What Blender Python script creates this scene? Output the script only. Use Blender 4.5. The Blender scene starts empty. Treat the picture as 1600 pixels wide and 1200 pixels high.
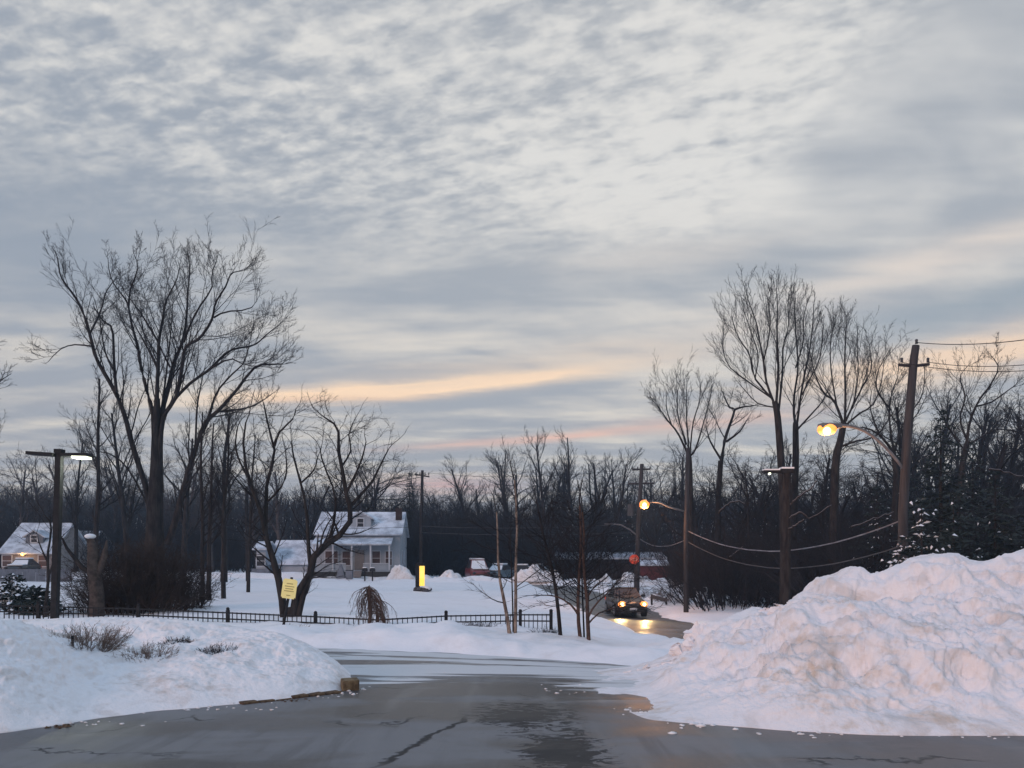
import bpy, math, random
import numpy as np
from mathutils import Vector
R = math.radians
# ---------------------------------------------------------------- camera
F = 1250.0; HOR = 870.0; CAMH = 1.6      # focal length and horizon row in photo pixels
sc = bpy.context.scene
cam = bpy.data.cameras.new('camera'); camo = bpy.data.objects.new('camera', cam)
sc.collection.objects.link(camo); sc.camera = camo
cam.sensor_width = 36; cam.lens = 36*F/1600; cam.clip_start = .1; cam.clip_end = 3000
camo.location = (0, 0, CAMH); camo.rotation_euler = (math.pi/2, 0, 0); cam.shift_y = (HOR-600)/1600
sc.view_settings.view_transform = 'Standard'; sc.view_settings.look = 'None'
sc.view_settings.exposure = 0; sc.view_settings.gamma = 1
sc.view_settings.use_curve_mapping = False

def P(u, v, Y):
    """photo pixel + distance ahead -> place in the world"""
    return Vector(((u-800)/F*Y, Y, CAMH+(HOR-v)/F*Y))

# ---------------------------------------------------------------- node helpers
class NT:
    def __init__(s, tree): s.t = tree; s.n = tree.nodes; s.l = tree.links
    def node(s, typ, **kw):
        n = s.n.new(typ)
        for k, v in kw.items(): setattr(n, k, v)
        return n
    def put(s, sock, v):
        if isinstance(v, bpy.types.NodeSocket): s.l.new(v, sock)
        elif v is not None: sock.default_value = v
    def math(s, op, a, b=None, c=None, clamp=False):
        n = s.node('ShaderNodeMath', operation=op, use_clamp=clamp)
        s.put(n.inputs[0], a); s.put(n.inputs[1], b); s.put(n.inputs[2], c)
        return n.outputs[0]
    def vmul(s, a, b):
        n = s.node('ShaderNodeVectorMath', operation='MULTIPLY'); s.put(n.inputs[0], a); s.put(n.inputs[1], b); return n.outputs[0]
    def xyz(s, x, y, z):
        n = s.node('ShaderNodeCombineXYZ'); s.put(n.inputs[0], x); s.put(n.inputs[1], y); s.put(n.inputs[2], z); return n.outputs[0]
    def noise(s, vec, scale, detail=4, rough=.5, dist=0, col=False):
        n = s.node('ShaderNodeTexNoise'); s.put(n.inputs['Vector'], vec); n.inputs['Scale'].default_value = scale
        n.inputs['Detail'].default_value = detail; n.inputs['Roughness'].default_value = rough; n.inputs['Distortion'].default_value = dist
        return n.outputs[1 if col else 0]
    def step(s, v, a, b, to0=0., to1=1.):
        n = s.node('ShaderNodeMapRange', interpolation_type='SMOOTHSTEP'); s.put(n.inputs[0], v)
        n.inputs[1].default_value = a; n.inputs[2].default_value = b; n.inputs[3].default_value = to0; n.inputs[4].default_value = to1
        return n.outputs[0]
    def mix(s, f, a, b):
        n = s.node('ShaderNodeMix', data_type='RGBA'); s.put(n.inputs[0], f)
        for i, c in ((6, a), (7, b)):
            if isinstance(c, (tuple, list)): c = tuple(c)+(1,) if len(c) == 3 else tuple(c)
            s.put(n.inputs[i], c)
        return n.outputs[2]

# ---------------------------------------------------------------- world: high broken cloud at dusk
w = bpy.data.worlds.new('World'); sc.world = w; w.use_nodes = True
N = NT(w.node_tree); N.n.clear()
out = N.node('ShaderNodeOutputWorld'); bg = N.node('ShaderNodeBackground'); N.l.new(bg.outputs[0], out.inputs[0])
SUN_EL, SUN_AZ = R(15), R(222)          # low pink light added from behind the viewer to shape the snow
bg.inputs[1].default_value = .1
sky = N.node('ShaderNodeTexSky', sky_type='NISHITA'); sky.sun_disc = False
sky.sun_elevation = SUN_EL; sky.sun_rotation = SUN_AZ; sky.air_density = 1.2; sky.dust_density = 2
tc = N.node('ShaderNodeTexCoord'); sep = N.node('ShaderNodeSeparateXYZ'); N.l.new(tc.outputs['Generated'], sep.inputs[0])
dx, dy, dz = sep.outputs
zz = N.math('ADD', N.math('MAXIMUM', dz, 0.), .075)
px_ = N.math('DIVIDE', dx, zz); py_ = N.math('DIVIDE', dy, zz)
pl = N.xyz(px_, py_, 0.)
az = N.math('MULTIPLY', N.math('ARCTAN2', dx, dy), 180/math.pi)
el = N.math('MULTIPLY', N.math('ARCSINE', dz), 180/math.pi)
def rotp(a, sx, sy):
    ca, sa = math.cos(R(a)), math.sin(R(a))
    X = N.math('ADD', N.math('MULTIPLY', px_, ca*sx), N.math('MULTIPLY', py_, sa*sx))
    Y = N.math('ADD', N.math('MULTIPLY', px_, -sa*sy), N.math('MULTIPLY', py_, ca*sy))
    return N.xyz(X, Y, 0.)
def gauss(v, c, wd):
    q = N.math('DIVIDE', N.math('SUBTRACT', v, c), wd)
    return N.math('EXPONENT', N.math('MULTIPLY', N.math('MULTIPLY', q, q), -1.))
big = N.noise(rotp(25, 1., 1.6), 1.3, 4, .55, .4)
puff = N.noise(rotp(-20, .75, 1.3), 11.5, 4, .55, .25)
puff2 = N.noise(rotp(-20, .9, 1.3), 25., 3, .5, .15)
streak = N.noise(rotp(-6, .55, 1.6), 1.5, 4, .5, .3)
fine = N.noise(rotp(-6, .6, 1.7), 5., 4, .5, .3)
hi = N.step(N.math('SUBTRACT', el, N.math('MULTIPLY', N.math('MAXIMUM', N.math('SUBTRACT', az, 14.), 0.), .75)), 17., 27.)                       # puffs high, streaks low
tex_hi = N.math('ADD', N.math('MULTIPLY', puff, .85), N.math('MULTIPLY', puff2, .50)); tex_hi = N.math('ADD', tex_hi, -.165)
tex_lo = N.math('ADD', N.math('MULTIPLY', streak, 1.05), N.math('MULTIPLY', fine, .30)); tex_lo = N.math('ADD', tex_lo, -.175)
mx = N.node('ShaderNodeMix', data_type='FLOAT'); N.put(mx.inputs[0], hi); N.put(mx.inputs[2], tex_lo); N.put(mx.inputs[3], tex_hi)
glow = N.math('MULTIPLY', gauss(az, 8., 22.), gauss(el, 27., 10.))
val = N.math('ADD', mx.outputs[0], N.math('MULTIPLY', N.math('SUBTRACT', big, .5), .75))
val = N.math('ADD', val, N.math('MULTIPLY', glow, .20))
bright = N.step(val, .35, .86)
# slate base, a touch bluer to the left and darker in the upper left
leftf = N.step(az, -34., 12.)
base = N.mix(leftf, (.385, .425, .49), (.435, .46, .50))
lowf = N.step(el, 4., 20.)
base = N.mix(lowf, (.41, .425, .48), base)
cream = N.mix(N.step(el, 12., 26.), (.82, .75, .67), (.83, .81, .775))
col = N.mix(bright, base, cream)
# warm breaks in the cloud near the horizon
wob = N.math('MULTIPLY', N.math('SUBTRACT', N.noise(rotp(5, .5, 1.2), 2.6, 4, .6, .3), .5), 3.2)
def band(az0, el0, slope, wa, we, colr, k, wobk=1., col=None, rag=.8):
    e = N.math('SUBTRACT', el, N.math('MULTIPLY', N.math('SUBTRACT', az, az0), slope))
    e = N.math('ADD', e, N.math('MULTIPLY', wob, wobk))
    f = N.math('MULTIPLY', gauss(az, az0, wa), gauss(e, el0, we))
    f = N.math('MULTIPLY', f, N.math('ADD', N.math('MULTIPLY', fine, 2*rag), 1-rag))
    f = N.math('MULTIPLY', f, k, clamp=True)
    return N.mix(f, col, colr)
col = band(-6, 11.9, .10, 12, .50, (1.2, .86, .58), 1.8, .32, col)
col = band(-13, 10.8, .06, 6, .28, (.98, .68, .48), .8, .3, col)
col = band(3, 13.6, .10, 16, 1.0, (.80, .66, .55), .55, .8, col)
col = band(2, 8.4, .075, 9, .28, (.90, .58, .48), .95, .12, col)
col = band(-5, 5.1, .0, 5, .7, (.75, .45, .43), .6, .3, col)
col = band(14, 9.3, .05, 7, .5, (.85, .55, .45), .6, .3, col)
col = band(29, 12.2, .10, 10, 1.2, (1.0, .74, .54), 1.1, .5, col)
col = band(29, 18.3, .16, 13, 1.0, (.84, .74, .66), .75, .6, col)
col = band(11, 20.2, .03, 8, .8, (.72, .67, .63), .6, .8, col)
col = band(30, 15.3, .12, 9, 1.1, (.33, .385, .445), .7, .4, col)
col = band(-30, 20., .0, 12, 5., (.32, .37, .45), .5, .4, col)
up = N.step(el, 38., 58.)
col = N.mix(up, col, N.mix(bright, (.43, .64, .98), (.54, .74, 1.04)))
cloud = N.vmul(col, (10., 10., 10.))
clear = N.mix(.12, cloud, sky.outputs[0])
final = N.mix(N.step(dz, -.03, 0.), (2.6, 2.8, 3.2), clear)
N.l.new(final, bg.inputs[0])
# ---------------------------------------------------------------- sun lamp, added low behind the viewer for pink light on snow
sl = bpy.data.lights.new('sun', 'SUN'); so = bpy.data.objects.new('sun', sl); sc.collection.objects.link(so)
sl.energy = 1.25; sl.angle = R(12); sl.color = (1., .60, .50)
sd = Vector((math.sin(SUN_AZ)*math.cos(SUN_EL), math.cos(SUN_AZ)*math.cos(SUN_EL), math.sin(SUN_EL)))
so.rotation_euler = (-sd).to_track_quat('-Z', 'Y').to_euler()

# ---------------------------------------------------------------- materials
def mat(name, color, rough=.8, spec=.3, metal=0., emit=None, estr=0., varc=None, vscale=4., bump=0., bscale=20., obj=True, stretch=(1, 1, 1), alpha=None):
    m = bpy.data.materials.new(name); m.use_nodes = True
    M = NT(m.node_tree); b = M.n['Principled BSDF']
    b.inputs['Roughness'].default_value = rough; b.inputs['Metallic'].default_value = metal
    b.inputs['Specular IOR Level'].default_value = spec
    t = M.node('ShaderNodeTexCoord'); src = t.outputs['Object']
    src = M.vmul(src, stretch)
    if varc is not None:
        f = M.step(M.noise(src, vscale, 5, .6), .35, .65)
        M.l.new(M.mix(f, color, varc), b.inputs['Base Color'])
    else: b.inputs['Base Color'].default_value = tuple(color)+(1,)
    if bump:
        bp = M.node('ShaderNodeBump'); bp.inputs['Strength'].default_value = bump; bp.inputs['Distance'].default_value = .02
        M.l.new(M.noise(src, bscale, 5, .6), bp.inputs['Height']); M.l.new(bp.outputs[0], b.inputs['Normal'])
    if emit:
        b.inputs['Emission Color'].default_value = tuple(emit)+(1,); b.inputs['Emission Strength'].default_value = estr
    return m
M_ = {}
M_['bark'] = mat('bark', (.018, .017, .019), .9, .1, varc=(.040, .036, .036), vscale=6, bump=.6, bscale=14, stretch=(1, 1, .25))
M_['twig'] = mat('twig', (.020, .020, .023), .95, .1, varc=(.034, .032, .036), vscale=1.5)
M_['twig_brown'] = mat('twig_brown', (.075, .052, .044), .95, .1, varc=(.12, .085, .072), vscale=1.5)
M_['shrub_twig'] = mat('shrub_twig', (.24, .19, .165), .95, .1, varc=(.15, .115, .10), vscale=3)
M_['thicket'] = mat('thicket', (.034, .027, .026), .95, .1, varc=(.06, .047, .043), vscale=1.5)
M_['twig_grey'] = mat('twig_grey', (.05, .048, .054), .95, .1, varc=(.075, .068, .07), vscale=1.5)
M_['bark_pale'] = mat('bark_pale', (.30, .24, .20), .85, .2, varc=(.10, .075, .065), vscale=9, bump=.8, bscale=25, stretch=(1, 1, .5))
M_['bark_red'] = mat('bark_red', (.10, .065, .055), .9, .1, varc=(.05, .035, .032), vscale=10, bump=.6, bscale=25)
M_['needles'] = mat('needles', (.019, .028, .028), .8, .2, varc=(.030, .042, .042), vscale=1.2)
M_['pole_wood'] = mat('pole_wood', (.065, .062, .066), .9, .1, varc=(.042, .04, .044), vscale=8, bump=.5, bscale=20, stretch=(1, 1, .08))
M_['dark_metal'] = mat('dark_metal', (.014, .015, .018), .7, .15, varc=(.022, .023, .027), vscale=6)
M_['grey_metal'] = mat('grey_metal', (.075, .078, .088), .7, .2, 0., varc=(.055, .058, .066), vscale=4)
M_['siding'] = mat('siding', (.36, .41, .47), .7, .2, varc=(.31, .36, .42), vscale=.8)
M_['siding_tan'] = mat('siding_tan', (.26, .25, .25), .7, .2, varc=(.22, .21, .215), vscale=.8)
M_['trim'] = mat('trim', (.56, .60, .66), .6, .3, varc=(.48, .52, .58), vscale=2)
M_['brown_wall'] = mat('brown_wall', (.048, .030, .028), .8, .2, varc=(.034, .024, .023), vscale=2)
M_['red_wall'] = mat('red_wall', (.12, .03, .03), .8, .2, varc=(.08, .024, .024), vscale=2)
M_['grey_wall'] = mat('grey_wall', (.16, .18, .22), .8, .2, varc=(.12, .14, .17), vscale=2)
M_['glass'] = mat('glass', (.03, .03, .035), .35, .25)
M_['curtain'] = mat('curtain', (.10, .055, .05), .5, .4, varc=(.06, .04, .042), vscale=1)
M_['cable_snow'] = mat('cable_snow', (.22, .23, .26), .8, .2, varc=(.12, .12, .14), vscale=2.)
M_['rubber'] = mat('rubber', (.015, .015, .016), .8, .2, varc=(.03, .03, .03), vscale=20)
M_['rim'] = mat('rim', (.35, .35, .37), .4, .5, .8, varc=(.25, .25, .26), vscale=10)
M_['black_plastic'] = mat('black_plastic', (.02, .02, .022), .5, .4, varc=(.035, .035, .035), vscale=9)
def paint(name, c): return mat(name, c, .35, .5, varc=tuple(x*.7+.02 for x in c), vscale=2.5)
M_['paint_dark'] = paint('paint_dark', (.030, .020, .018)); M_['paint_red'] = paint('paint_red', (.16, .02, .025))
M_['paint_blue'] = paint('paint_blue', (.12, .17, .21)); M_['paint_black'] = paint('paint_black', (.025, .027, .03))
M_['sign_yellow'] = mat('sign_yellow', (.95, .86, .36), .4, .3, varc=(.90, .80, .33), vscale=4)
M_['print'] = mat('print', (.42, .36, .14), .6, .2, varc=(.36, .3, .12), vscale=20)
M_['sign_red'] = mat('sign_red', (.80, .10, .05), .4, .3, varc=(.7, .09, .05), vscale=5)
M_['sign_white'] = mat('sign_white', (.75, .6, .5), .5, .3, varc=(.65, .5, .45), vscale=9)
M_['kerb'] = mat('kerb', (.22, .175, .11), .9, .2, varc=(.10, .075, .05), vscale=9, bump=1., bscale=60)
M_['dirt'] = mat('dirt', (.08, .055, .04), .95, .1, varc=(.16, .11, .07), vscale=12, bump=1., bscale=40)
M_['stone'] = mat('stone', (.10, .10, .11), .9, .2, varc=(.05, .05, .055), vscale=8, bump=1., bscale=25)
M_['sodium'] = mat('sodium', (.9, .5, .2), .5, .3, emit=(1., .25, .018), estr=1.7)
M_['sodium_core'] = mat('sodium_core', (.9, .7, .4), .5, .3, emit=(1., .78, .42), estr=7)
M_['arm_metal'] = mat('arm_metal', (.17, .17, .18), .7, .2, varc=(.12, .12, .13), vscale=4)
M_['led'] = mat('led', (.9, .9, .8), .5, .3, emit=(.95, 1., .72), estr=3)
M_['head'] = mat('head', (.9, .8, .6), .3, .5, emit=(1., .50, .14), estr=5)
M_['bulb'] = mat('bulb', (.9, .6, .3), .5, .3, emit=(1., .45, .1), estr=3)
M_['lit_yellow'] = mat('lit_yellow', (.9, .6, .1), .5, .3, emit=(1., .60, .08), estr=1.0, varc=(.9, .7, .3), vscale=2)

def snow_mat(name, dirt_warmth_amt, dirt_warmth_col=(.30, .22, .16), scale=1., bumpd=.03, tint=(.80, .82, .86), pit=0.):
    m = bpy.data.materials.new(name); m.use_nodes = True
    M = NT(m.node_tree); b = M.n['Principled BSDF']
    b.inputs['Roughness'].default_value = .65; b.inputs['Specular IOR Level'].default_value = .25
    g = M.node('ShaderNodeNewGeometry'); pos = g.outputs['Position']
    n1 = M.noise(pos, .9*scale, 6, .62, .3); n2 = M.noise(pos, 7*scale, 5, .65); n3 = M.noise(pos, 2.4*scale, 4, .6, .8)
    f = M.step(M.math('ADD', M.math('MULTIPLY', n1, .6), M.math('MULTIPLY', n2, .4)), .50, .68)
    f = M.math('MULTIPLY', f, dirt_warmth_amt)
    c = M.mix(f, tint, dirt_warmth_col)
    grime = M.math('MULTIPLY', M.step(n3, .50, .68), dirt_warmth_amt*.62)
    c = M.mix(grime, c, (.50, .44, .40))
    M.l.new(c, b.inputs['Base Color'])
    bp = M.node('ShaderNodeBump'); bp.inputs['Strength'].default_value = .8; bp.inputs['Distance'].default_value = bumpd
    h = M.math('ADD', M.noise(pos, 3.5, 6, .6), M.math('MULTIPLY', M.noise(pos, 24, 4, .6), .2))
    M.l.new(h, bp.inputs['Height']); M.l.new(bp.outputs[0], b.inputs['Normal'])
    return m
M_['snow'] = snow_mat('snow', .20, (.42, .38, .34), scale=.5, bumpd=.03)
M_['snow_clean'] = mat('snow_clean', (.80, .83, .87), .7, .2, varc=(.72, .76, .82), vscale=1.5, bump=.5, bscale=8)
M_['snow_pile'] = snow_mat('snow_pile', .80, (.52, .39, .27), scale=.75, bumpd=.055, tint=(.80, .78, .80))  # tan patches are dirt plus warm light painted into the pile's colour
M_['snow_bank'] = snow_mat('snow_bank', .60, (.36, .28, .21), scale=.9, bumpd=.04, tint=(.80, .80, .82))
M_['snow_roof'] = mat('snow_roof', (.66, .72, .80), .7, .2, varc=(.34, .38, .44), vscale=.9, bump=.5, bscale=5)

def asphalt(name, wet=.6, slush=.5, sc_=1., warm=0.):
    m = bpy.data.materials.new(name); m.use_nodes = True
    M = NT(m.node_tree); b = M.n['Principled BSDF']
    g = M.node('ShaderNodeNewGeometry'); pos = g.outputs['Position']
    sp = M.node('ShaderNodeSeparateXYZ'); M.l.new(pos, sp.inputs[0])
    st = M.vmul(pos, (.45*sc_, 1.1*sc_, 1.))
    big = M.noise(st, .55, 5, .6, .6); med = M.noise(st, 2.2, 5, .65, .8); gr = M.noise(pos, 90, 3, .6)
    def blob(cx, cy, rx, ry):
        ax = M.math('DIVIDE', M.math('SUBTRACT', sp.outputs[0], cx), rx); ay = M.math('DIVIDE', M.math('SUBTRACT', sp.outputs[1], cy), ry)
        r2 = M.math('ADD', M.math('MULTIPLY', ax, ax), M.math('MULTIPLY', ay, ay))
        return M.math('EXPONENT', M.math('MULTIPLY', r2, -1.))
    wetter = M.math('MAXIMUM', blob(-.7, 8.3, 1.2, .45), M.math('MAXIMUM', blob(2.8, 7.4, 1.6, .35), blob(-.2, 10.2, 1.4, .5)))
    drier = M.math('MAXIMUM', blob(-.8, 6.9, 1., .6), M.math('MAXIMUM', blob(1.6, 6.7, .9, .4), blob(-.2, 9.2, .9, .35)))
    dry = M.step(M.math('ADD', M.math('ADD', M.math('MULTIPLY', big, .6), M.math('MULTIPLY', med, .4)), M.math('MULTIPLY', M.math('SUBTRACT', drier, wetter), .14)), .42, .60)
    c = M.mix(dry, (.020, .022, .027), (.150, .157, .170))
    c = M.mix(M.math('MULTIPLY', M.step(gr, .45, .7), .3), c, (.13, .13, .13))
    tk = M.noise(M.vmul(pos, (2.2, .22, 1.)), 1.6, 4, .55, .5)
    c = M.mix(M.math('MULTIPLY', M.step(tk, .50, .72), .28), c, (.20, .205, .21)); c = M.mix(M.math('MULTIPLY', M.step(tk, .48, .30), .4), c, (.028, .028, .032))
    # worn, broken patches and cracks
    vo = M.node('ShaderNodeTexVoronoi', feature='DISTANCE_TO_EDGE'); M.put(vo.inputs['Vector'], M.vmul(pos, (.35, .5, 1.))); vo.inputs['Scale'].default_value = 1.1
    nd = M.node('ShaderNodeVectorMath', operation='ADD'); M.put(nd.inputs[0], M.vmul(pos, (.35, .5, 1.))); M.put(nd.inputs[1], M.vmul(M.noise(pos, 2.5, 4, .6, col=True), (.35, .35, 0))); M.l.new(nd.outputs[0], vo.inputs['Vector'])
    crack = M.math('MULTIPLY', M.step(vo.outputs['Distance'], .016, .0, 0., 1.), M.step(M.noise(pos, .5, 2), .54, .62))
    ph = M.noise(M.vmul(pos, (.9, 1.3, 1.)), 4.6, 6, .72, 1.2)
    pm = M.math('MAXIMUM', blob(.42, 6.4, .34, 1.1), M.math('MULTIPLY', blob(.12, 8.1, .5, .9), .85))
    pot = M.step(M.math('ADD', ph, M.math('MULTIPLY', M.math('SUBTRACT', pm, .5), .28)), .47, .54)
    pot = M.math('MULTIPLY', pot, M.step(pm, .05, .4))
    ln = M.math('ABSOLUTE', M.math('ADD', M.math('SUBTRACT', sp.outputs[0], M.math('MULTIPLY', M.math('SUBTRACT', sp.outputs[1], 7.8), .30)), M.math('ADD', .5, M.math('MULTIPLY', M.math('SUBTRACT', M.noise(pos, 3., 4, .6), .5), .35))))
    ln = M.math('MULTIPLY', M.step(ln, .05, .015, 0., 1.), M.step(M.math('ABSOLUTE', M.math('SUBTRACT', sp.outputs[1], 7.)), 1.15, .8, 0., 1.))
    dk = M.math('MAXIMUM', M.math('MAXIMUM', crack, ln), pot)
    c = M.mix(M.math('MULTIPLY', dk, .95), c, (.007, .007, .008))
    # slush and packed snow left on the surface
    ss = M.noise(M.vmul(pos, (.22, 1.5, 1.)), 1.15, 6, .62, .7)
    far = M.step(sp.outputs[1], 10.2, 13.2) if slush >= .5 else None
    thr = M.math('ADD', ss, M.math('MULTIPLY', far, .19)) if far is not None else ss
    thr = M.math('ADD', thr, M.math('MULTIPLY', M.math('MAXIMUM', blob(1.9, 10.4, 1.2, 1.5), blob(-1.7, 11.2, .8, .7)), .20))
    sf = M.step(thr, .62 if slush >= .5 else .60, .68 if slush >= .5 else .68)
    if slush >= .5:
        sf = M.math('MULTIPLY', sf, M.step(sp.outputs[1], 8.6, 10.2))
    sf = M.math('MULTIPLY', sf, min(1, slush*1.5))
    c = M.mix(sf, c, (.62, .63, .64))
    M.l.new(c, b.inputs['Base Color'])
    r = M.math('ADD', M.math('MULTIPLY', dry, .24), .32 if slush >= .5 else .36)
    r = M.math('ADD', r, M.math('MULTIPLY', sf, .4)); r = M.math('ADD', r, M.math('MULTIPLY', dk, .2), clamp=True)
    M.l.new(r, b.inputs['Roughness']); b.inputs['Specular IOR Level'].default_value = .5
    bp = M.node('ShaderNodeBump'); bp.inputs['Strength'].default_value = .5; bp.inputs['Distance'].default_value = .012
    h = M.math('ADD', M.math('MULTIPLY', gr, .5), M.math('ADD', M.math('MULTIPLY', sf, .8), M.math('MULTIPLY', dk, -1.2)))
    h = M.math('ADD', h, M.math('MULTIPLY', med, .5))
    M.l.new(h, bp.inputs['Height']); M.l.new(bp.outputs[0], b.inputs['Normal'])
    return m
M_['asphalt'] = asphalt('asphalt', .6, .65)
M_['asphalt_road'] = asphalt('asphalt_road', 1., .25)

# ---------------------------------------------------------------- numpy noise
_rs = np.random.RandomState(7); _perm = np.concatenate([_rs.permutation(256)]*3); _val = _rs.rand(256)*2-1
def vnoise(x, y, z=0.):
    x, y, z = np.broadcast_arrays(np.asarray(x, float), np.asarray(y, float), np.asarray(z, float))
    xi = np.floor(x).astype(int); yi = np.floor(y).astype(int); zi = np.floor(z).astype(int)
    fx, fy, fz = x-xi, y-yi, z-zi
    s = lambda t: t*t*t*(t*(t*6-15)+10)
    fx, fy, fz = s(fx), s(fy), s(fz); r = 0
    for a in (0, 1):
        for b in (0, 1):
            for c in (0, 1):
                h = _val[_perm[(_perm[(_perm[(xi+a) & 255]+yi+b) & 255]+zi+c) & 255]]
                r = r+h*(fx if a else 1-fx)*(fy if b else 1-fy)*(fz if c else 1-fz)
    return r
def fbm(x, y, z=0., o=4, g=.5):
    r = 0; a = 1; f = 1
    for i in range(o): r = r+a*vnoise(x*f+i*17.3, y*f+i*5.1, z*f); a *= g; f *= 2.03
    return r

# ---------------------------------------------------------------- object helpers
C = sc.collection
def mesh_obj(name, V, Fs, m, parent=None, smooth=True, loc=None):
    me = bpy.data.meshes.new(name)
    V = np.asarray(V, np.float32)
    if isinstance(Fs, np.ndarray):
        k = Fs.shape[1]; me.vertices.add(len(V)); me.vertices.foreach_set('co', V.ravel())
        me.loops.add(Fs.size); me.loops.foreach_set('vertex_index', Fs.ravel().astype(np.int32))
        me.polygons.add(len(Fs)); me.polygons.foreach_set('loop_start', np.arange(0, Fs.size, k, dtype=np.int32))
        me.update(calc_edges=True)
    else:
        me.from_pydata([tuple(map(float, v)) for v in V], [], Fs)
    if smooth: me.polygons.foreach_set('use_smooth', np.ones(len(me.polygons), bool))
    for mm in (m if isinstance(m, (list, tuple)) else [m]): me.materials.append(mm)
    o = bpy.data.objects.new(name, me); C.objects.link(o)
    if parent: o.parent = parent
    if loc is not None: o.location = loc
    return o
def thing(name, label, cat, loc, rz=0, group=None):
    o = bpy.data.objects.new(name, None); C.objects.link(o); o.empty_display_size = .2
    o.location = loc; o.rotation_euler = (0, 0, rz); o['label'] = label; o['category'] = cat
    if group: o['group'] = group
    return o
def tag(o, label=None, cat=None, group=None, kind=None):
    if label: o['label'] = label
    if cat: o['category'] = cat
    if group: o['group'] = group
    if kind: o['kind'] = kind
    return o
class MB:
    def __init__(s): s.v = []; s.f = []
    def add(s, V, Fs):
        n = len(s.v); s.v += [tuple(v) for v in V]; s.f += [tuple(i+n for i in f) for f in Fs]; return s
    def box(s, c, d, rz=0, rx=0, ry=0, taper=1.):
        from mathutils import Euler
        e = Euler((rx, ry, rz)).to_matrix(); c = Vector(c); V = []
        for z in (-1, 1):
            k = taper if z > 0 else 1.
            for x, y in ((-1, -1), (1, -1), (1, 1), (-1, 1)):
                V.append(c+e@Vector((x*d[0]/2*k, y*d[1]/2*k, z*d[2]/2)))
        return s.add(V, [(0, 3, 2, 1), (4, 5, 6, 7), (0, 1, 5, 4), (1, 2, 6, 5), (2, 3, 7, 6), (3, 0, 4, 7)])
    def tube(s, pts, rad, k=8, cap=True):
        pts = [Vector(p) for p in pts]; n = len(pts); rad = rad if hasattr(rad, '__len__') else [rad]*n
        V = []
        for i, p in enumerate(pts):
            d = (pts[min(i+1, n-1)]-pts[max(i-1, 0)]).normalized()
            a = d.cross(Vector((0, 0, 1)) if abs(d.z) < .9 else Vector((0, 1, 0))).normalized(); b = d.cross(a)
            for j in range(k):
                t = 2*math.pi*j/k; V.append(p+(a*math.cos(t)+b*math.sin(t))*rad[i])
        Fs = [(i*k+j, i*k+(j+1) % k, (i+1)*k+(j+1) % k, (i+1)*k+j) for i in range(n-1) for j in range(k)]
        if cap: Fs += [tuple(range(k-1, -1, -1)), tuple((n-1)*k+j for j in range(k))]
        return s.add(V, Fs)
    def ball(s, c, r, nu=8, nv=6, sq=(1, 1, 1)):
        V = []; c = Vector(c)
        for i in range(nv+1):
            a = math.pi*i/nv
            for j in range(nu):
                b = 2*math.pi*j/nu; V.append(c+Vector((math.sin(a)*math.cos(b)*sq[0], math.sin(a)*math.sin(b)*sq[1], math.cos(a)*sq[2]))*r)
        return s.add(V, [(i*nu+j, (i+1)*nu+j, (i+1)*nu+(j+1) % nu, i*nu+(j+1) % nu) for i in range(nv) for j in range(nu)])
    def prism(s, poly, y0, y1):     # polygon in x,z swept along y
        n = len(poly); V = [(x, y0, z) for x, z in poly]+[(x, y1, z) for x, z in poly]
        return s.add(V, [tuple(range(n)), tuple(range(2*n-1, n-1, -1))]+[(i, (i+n), (i+1) % n+n, (i+1) % n) for i in range(n)])
    def prismx(s, poly, x0, x1):    # polygon in y,z swept along x
        n = len(poly); V = [(x0, y, z) for y, z in poly]+[(x1, y, z) for y, z in poly]
        return s.add(V, [tuple(range(n)), tuple(range(2*n-1, n-1, -1))]+[(i, (i+n), (i+1) % n+n, (i+1) % n) for i in range(n)])
    def build(s, name, m, parent=None, smooth=False, bevel=0.):
        o = mesh_obj(name, s.v, s.f, m, parent, smooth)
        import bmesh
        bm = bmesh.new(); bm.from_mesh(o.data); bmesh.ops.recalc_face_normals(bm, faces=bm.faces)
        if bevel: bmesh.ops.bevel(bm, geom=list(bm.edges), offset=bevel, segments=2, affect='EDGES', profile=.6)
        bm.to_mesh(o.data); bm.free()
        return o
def copy_tree(o, parent=None):
    c = o.copy(); C.objects.link(c); c.parent = parent
    for ch in list(o.children):
        if ch.name != c.name: copy_tree(ch, c)
    return c

# ---------------------------------------------------------------- terrain
ctrl = np.array([(-40, -10, .1), (40, -10, .1), (-20, 0, 0), (0, -10, 0), (0, 0, 0), (20, 0, 0), (-15, 8, 0), (0, 8, 0), (15, 8, 0),
    (-15, 12, -.12), (0, 12, -.15), (8, 12, -.2), (-12, 16, -.34), (0, 16, -.38), (6, 15, -.55), (-16, 21.5, -.42), (0, 21.5, -.45),
    (3.5, 21, -.75), (5, 25, -1.15), (8, 25, -1.25), (6, 41, -1.5), (9, 33, -1.4), (-12, 40, -.5), (1, 32, -.85), (2, 45, -1.1), (-25, 66, -.62), (-5, 66, -.75),
    (6, 66, -1.15), (20, 68, -1.4), (-20, 90, -.5), (10, 95, -1.2), (-60, 80, -.2), (-40, 30, -.2), (60, 60, -.6), (16, 40, -1.2), (14, 25, -.9),
    (25, 25, -.6), (0, 160, -.5), (-100, 160, 0), (100, 160, 0), (35, 12, -.1)], float)
def _k(r2): return .5*r2*np.log(r2+1e-9)
_n = len(ctrl); _A = np.zeros((_n+3, _n+3))
_d = ((ctrl[:, None, :2]-ctrl[None, :, :2])**2).sum(-1)
_A[:_n, :_n] = _k(_d)+np.eye(_n)*2.; _A[:_n, _n] = 1; _A[:_n, _n+1:] = ctrl[:, :2]; _A[_n, :_n] = 1; _A[_n+1:, :_n] = ctrl[:, :2].T
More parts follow.
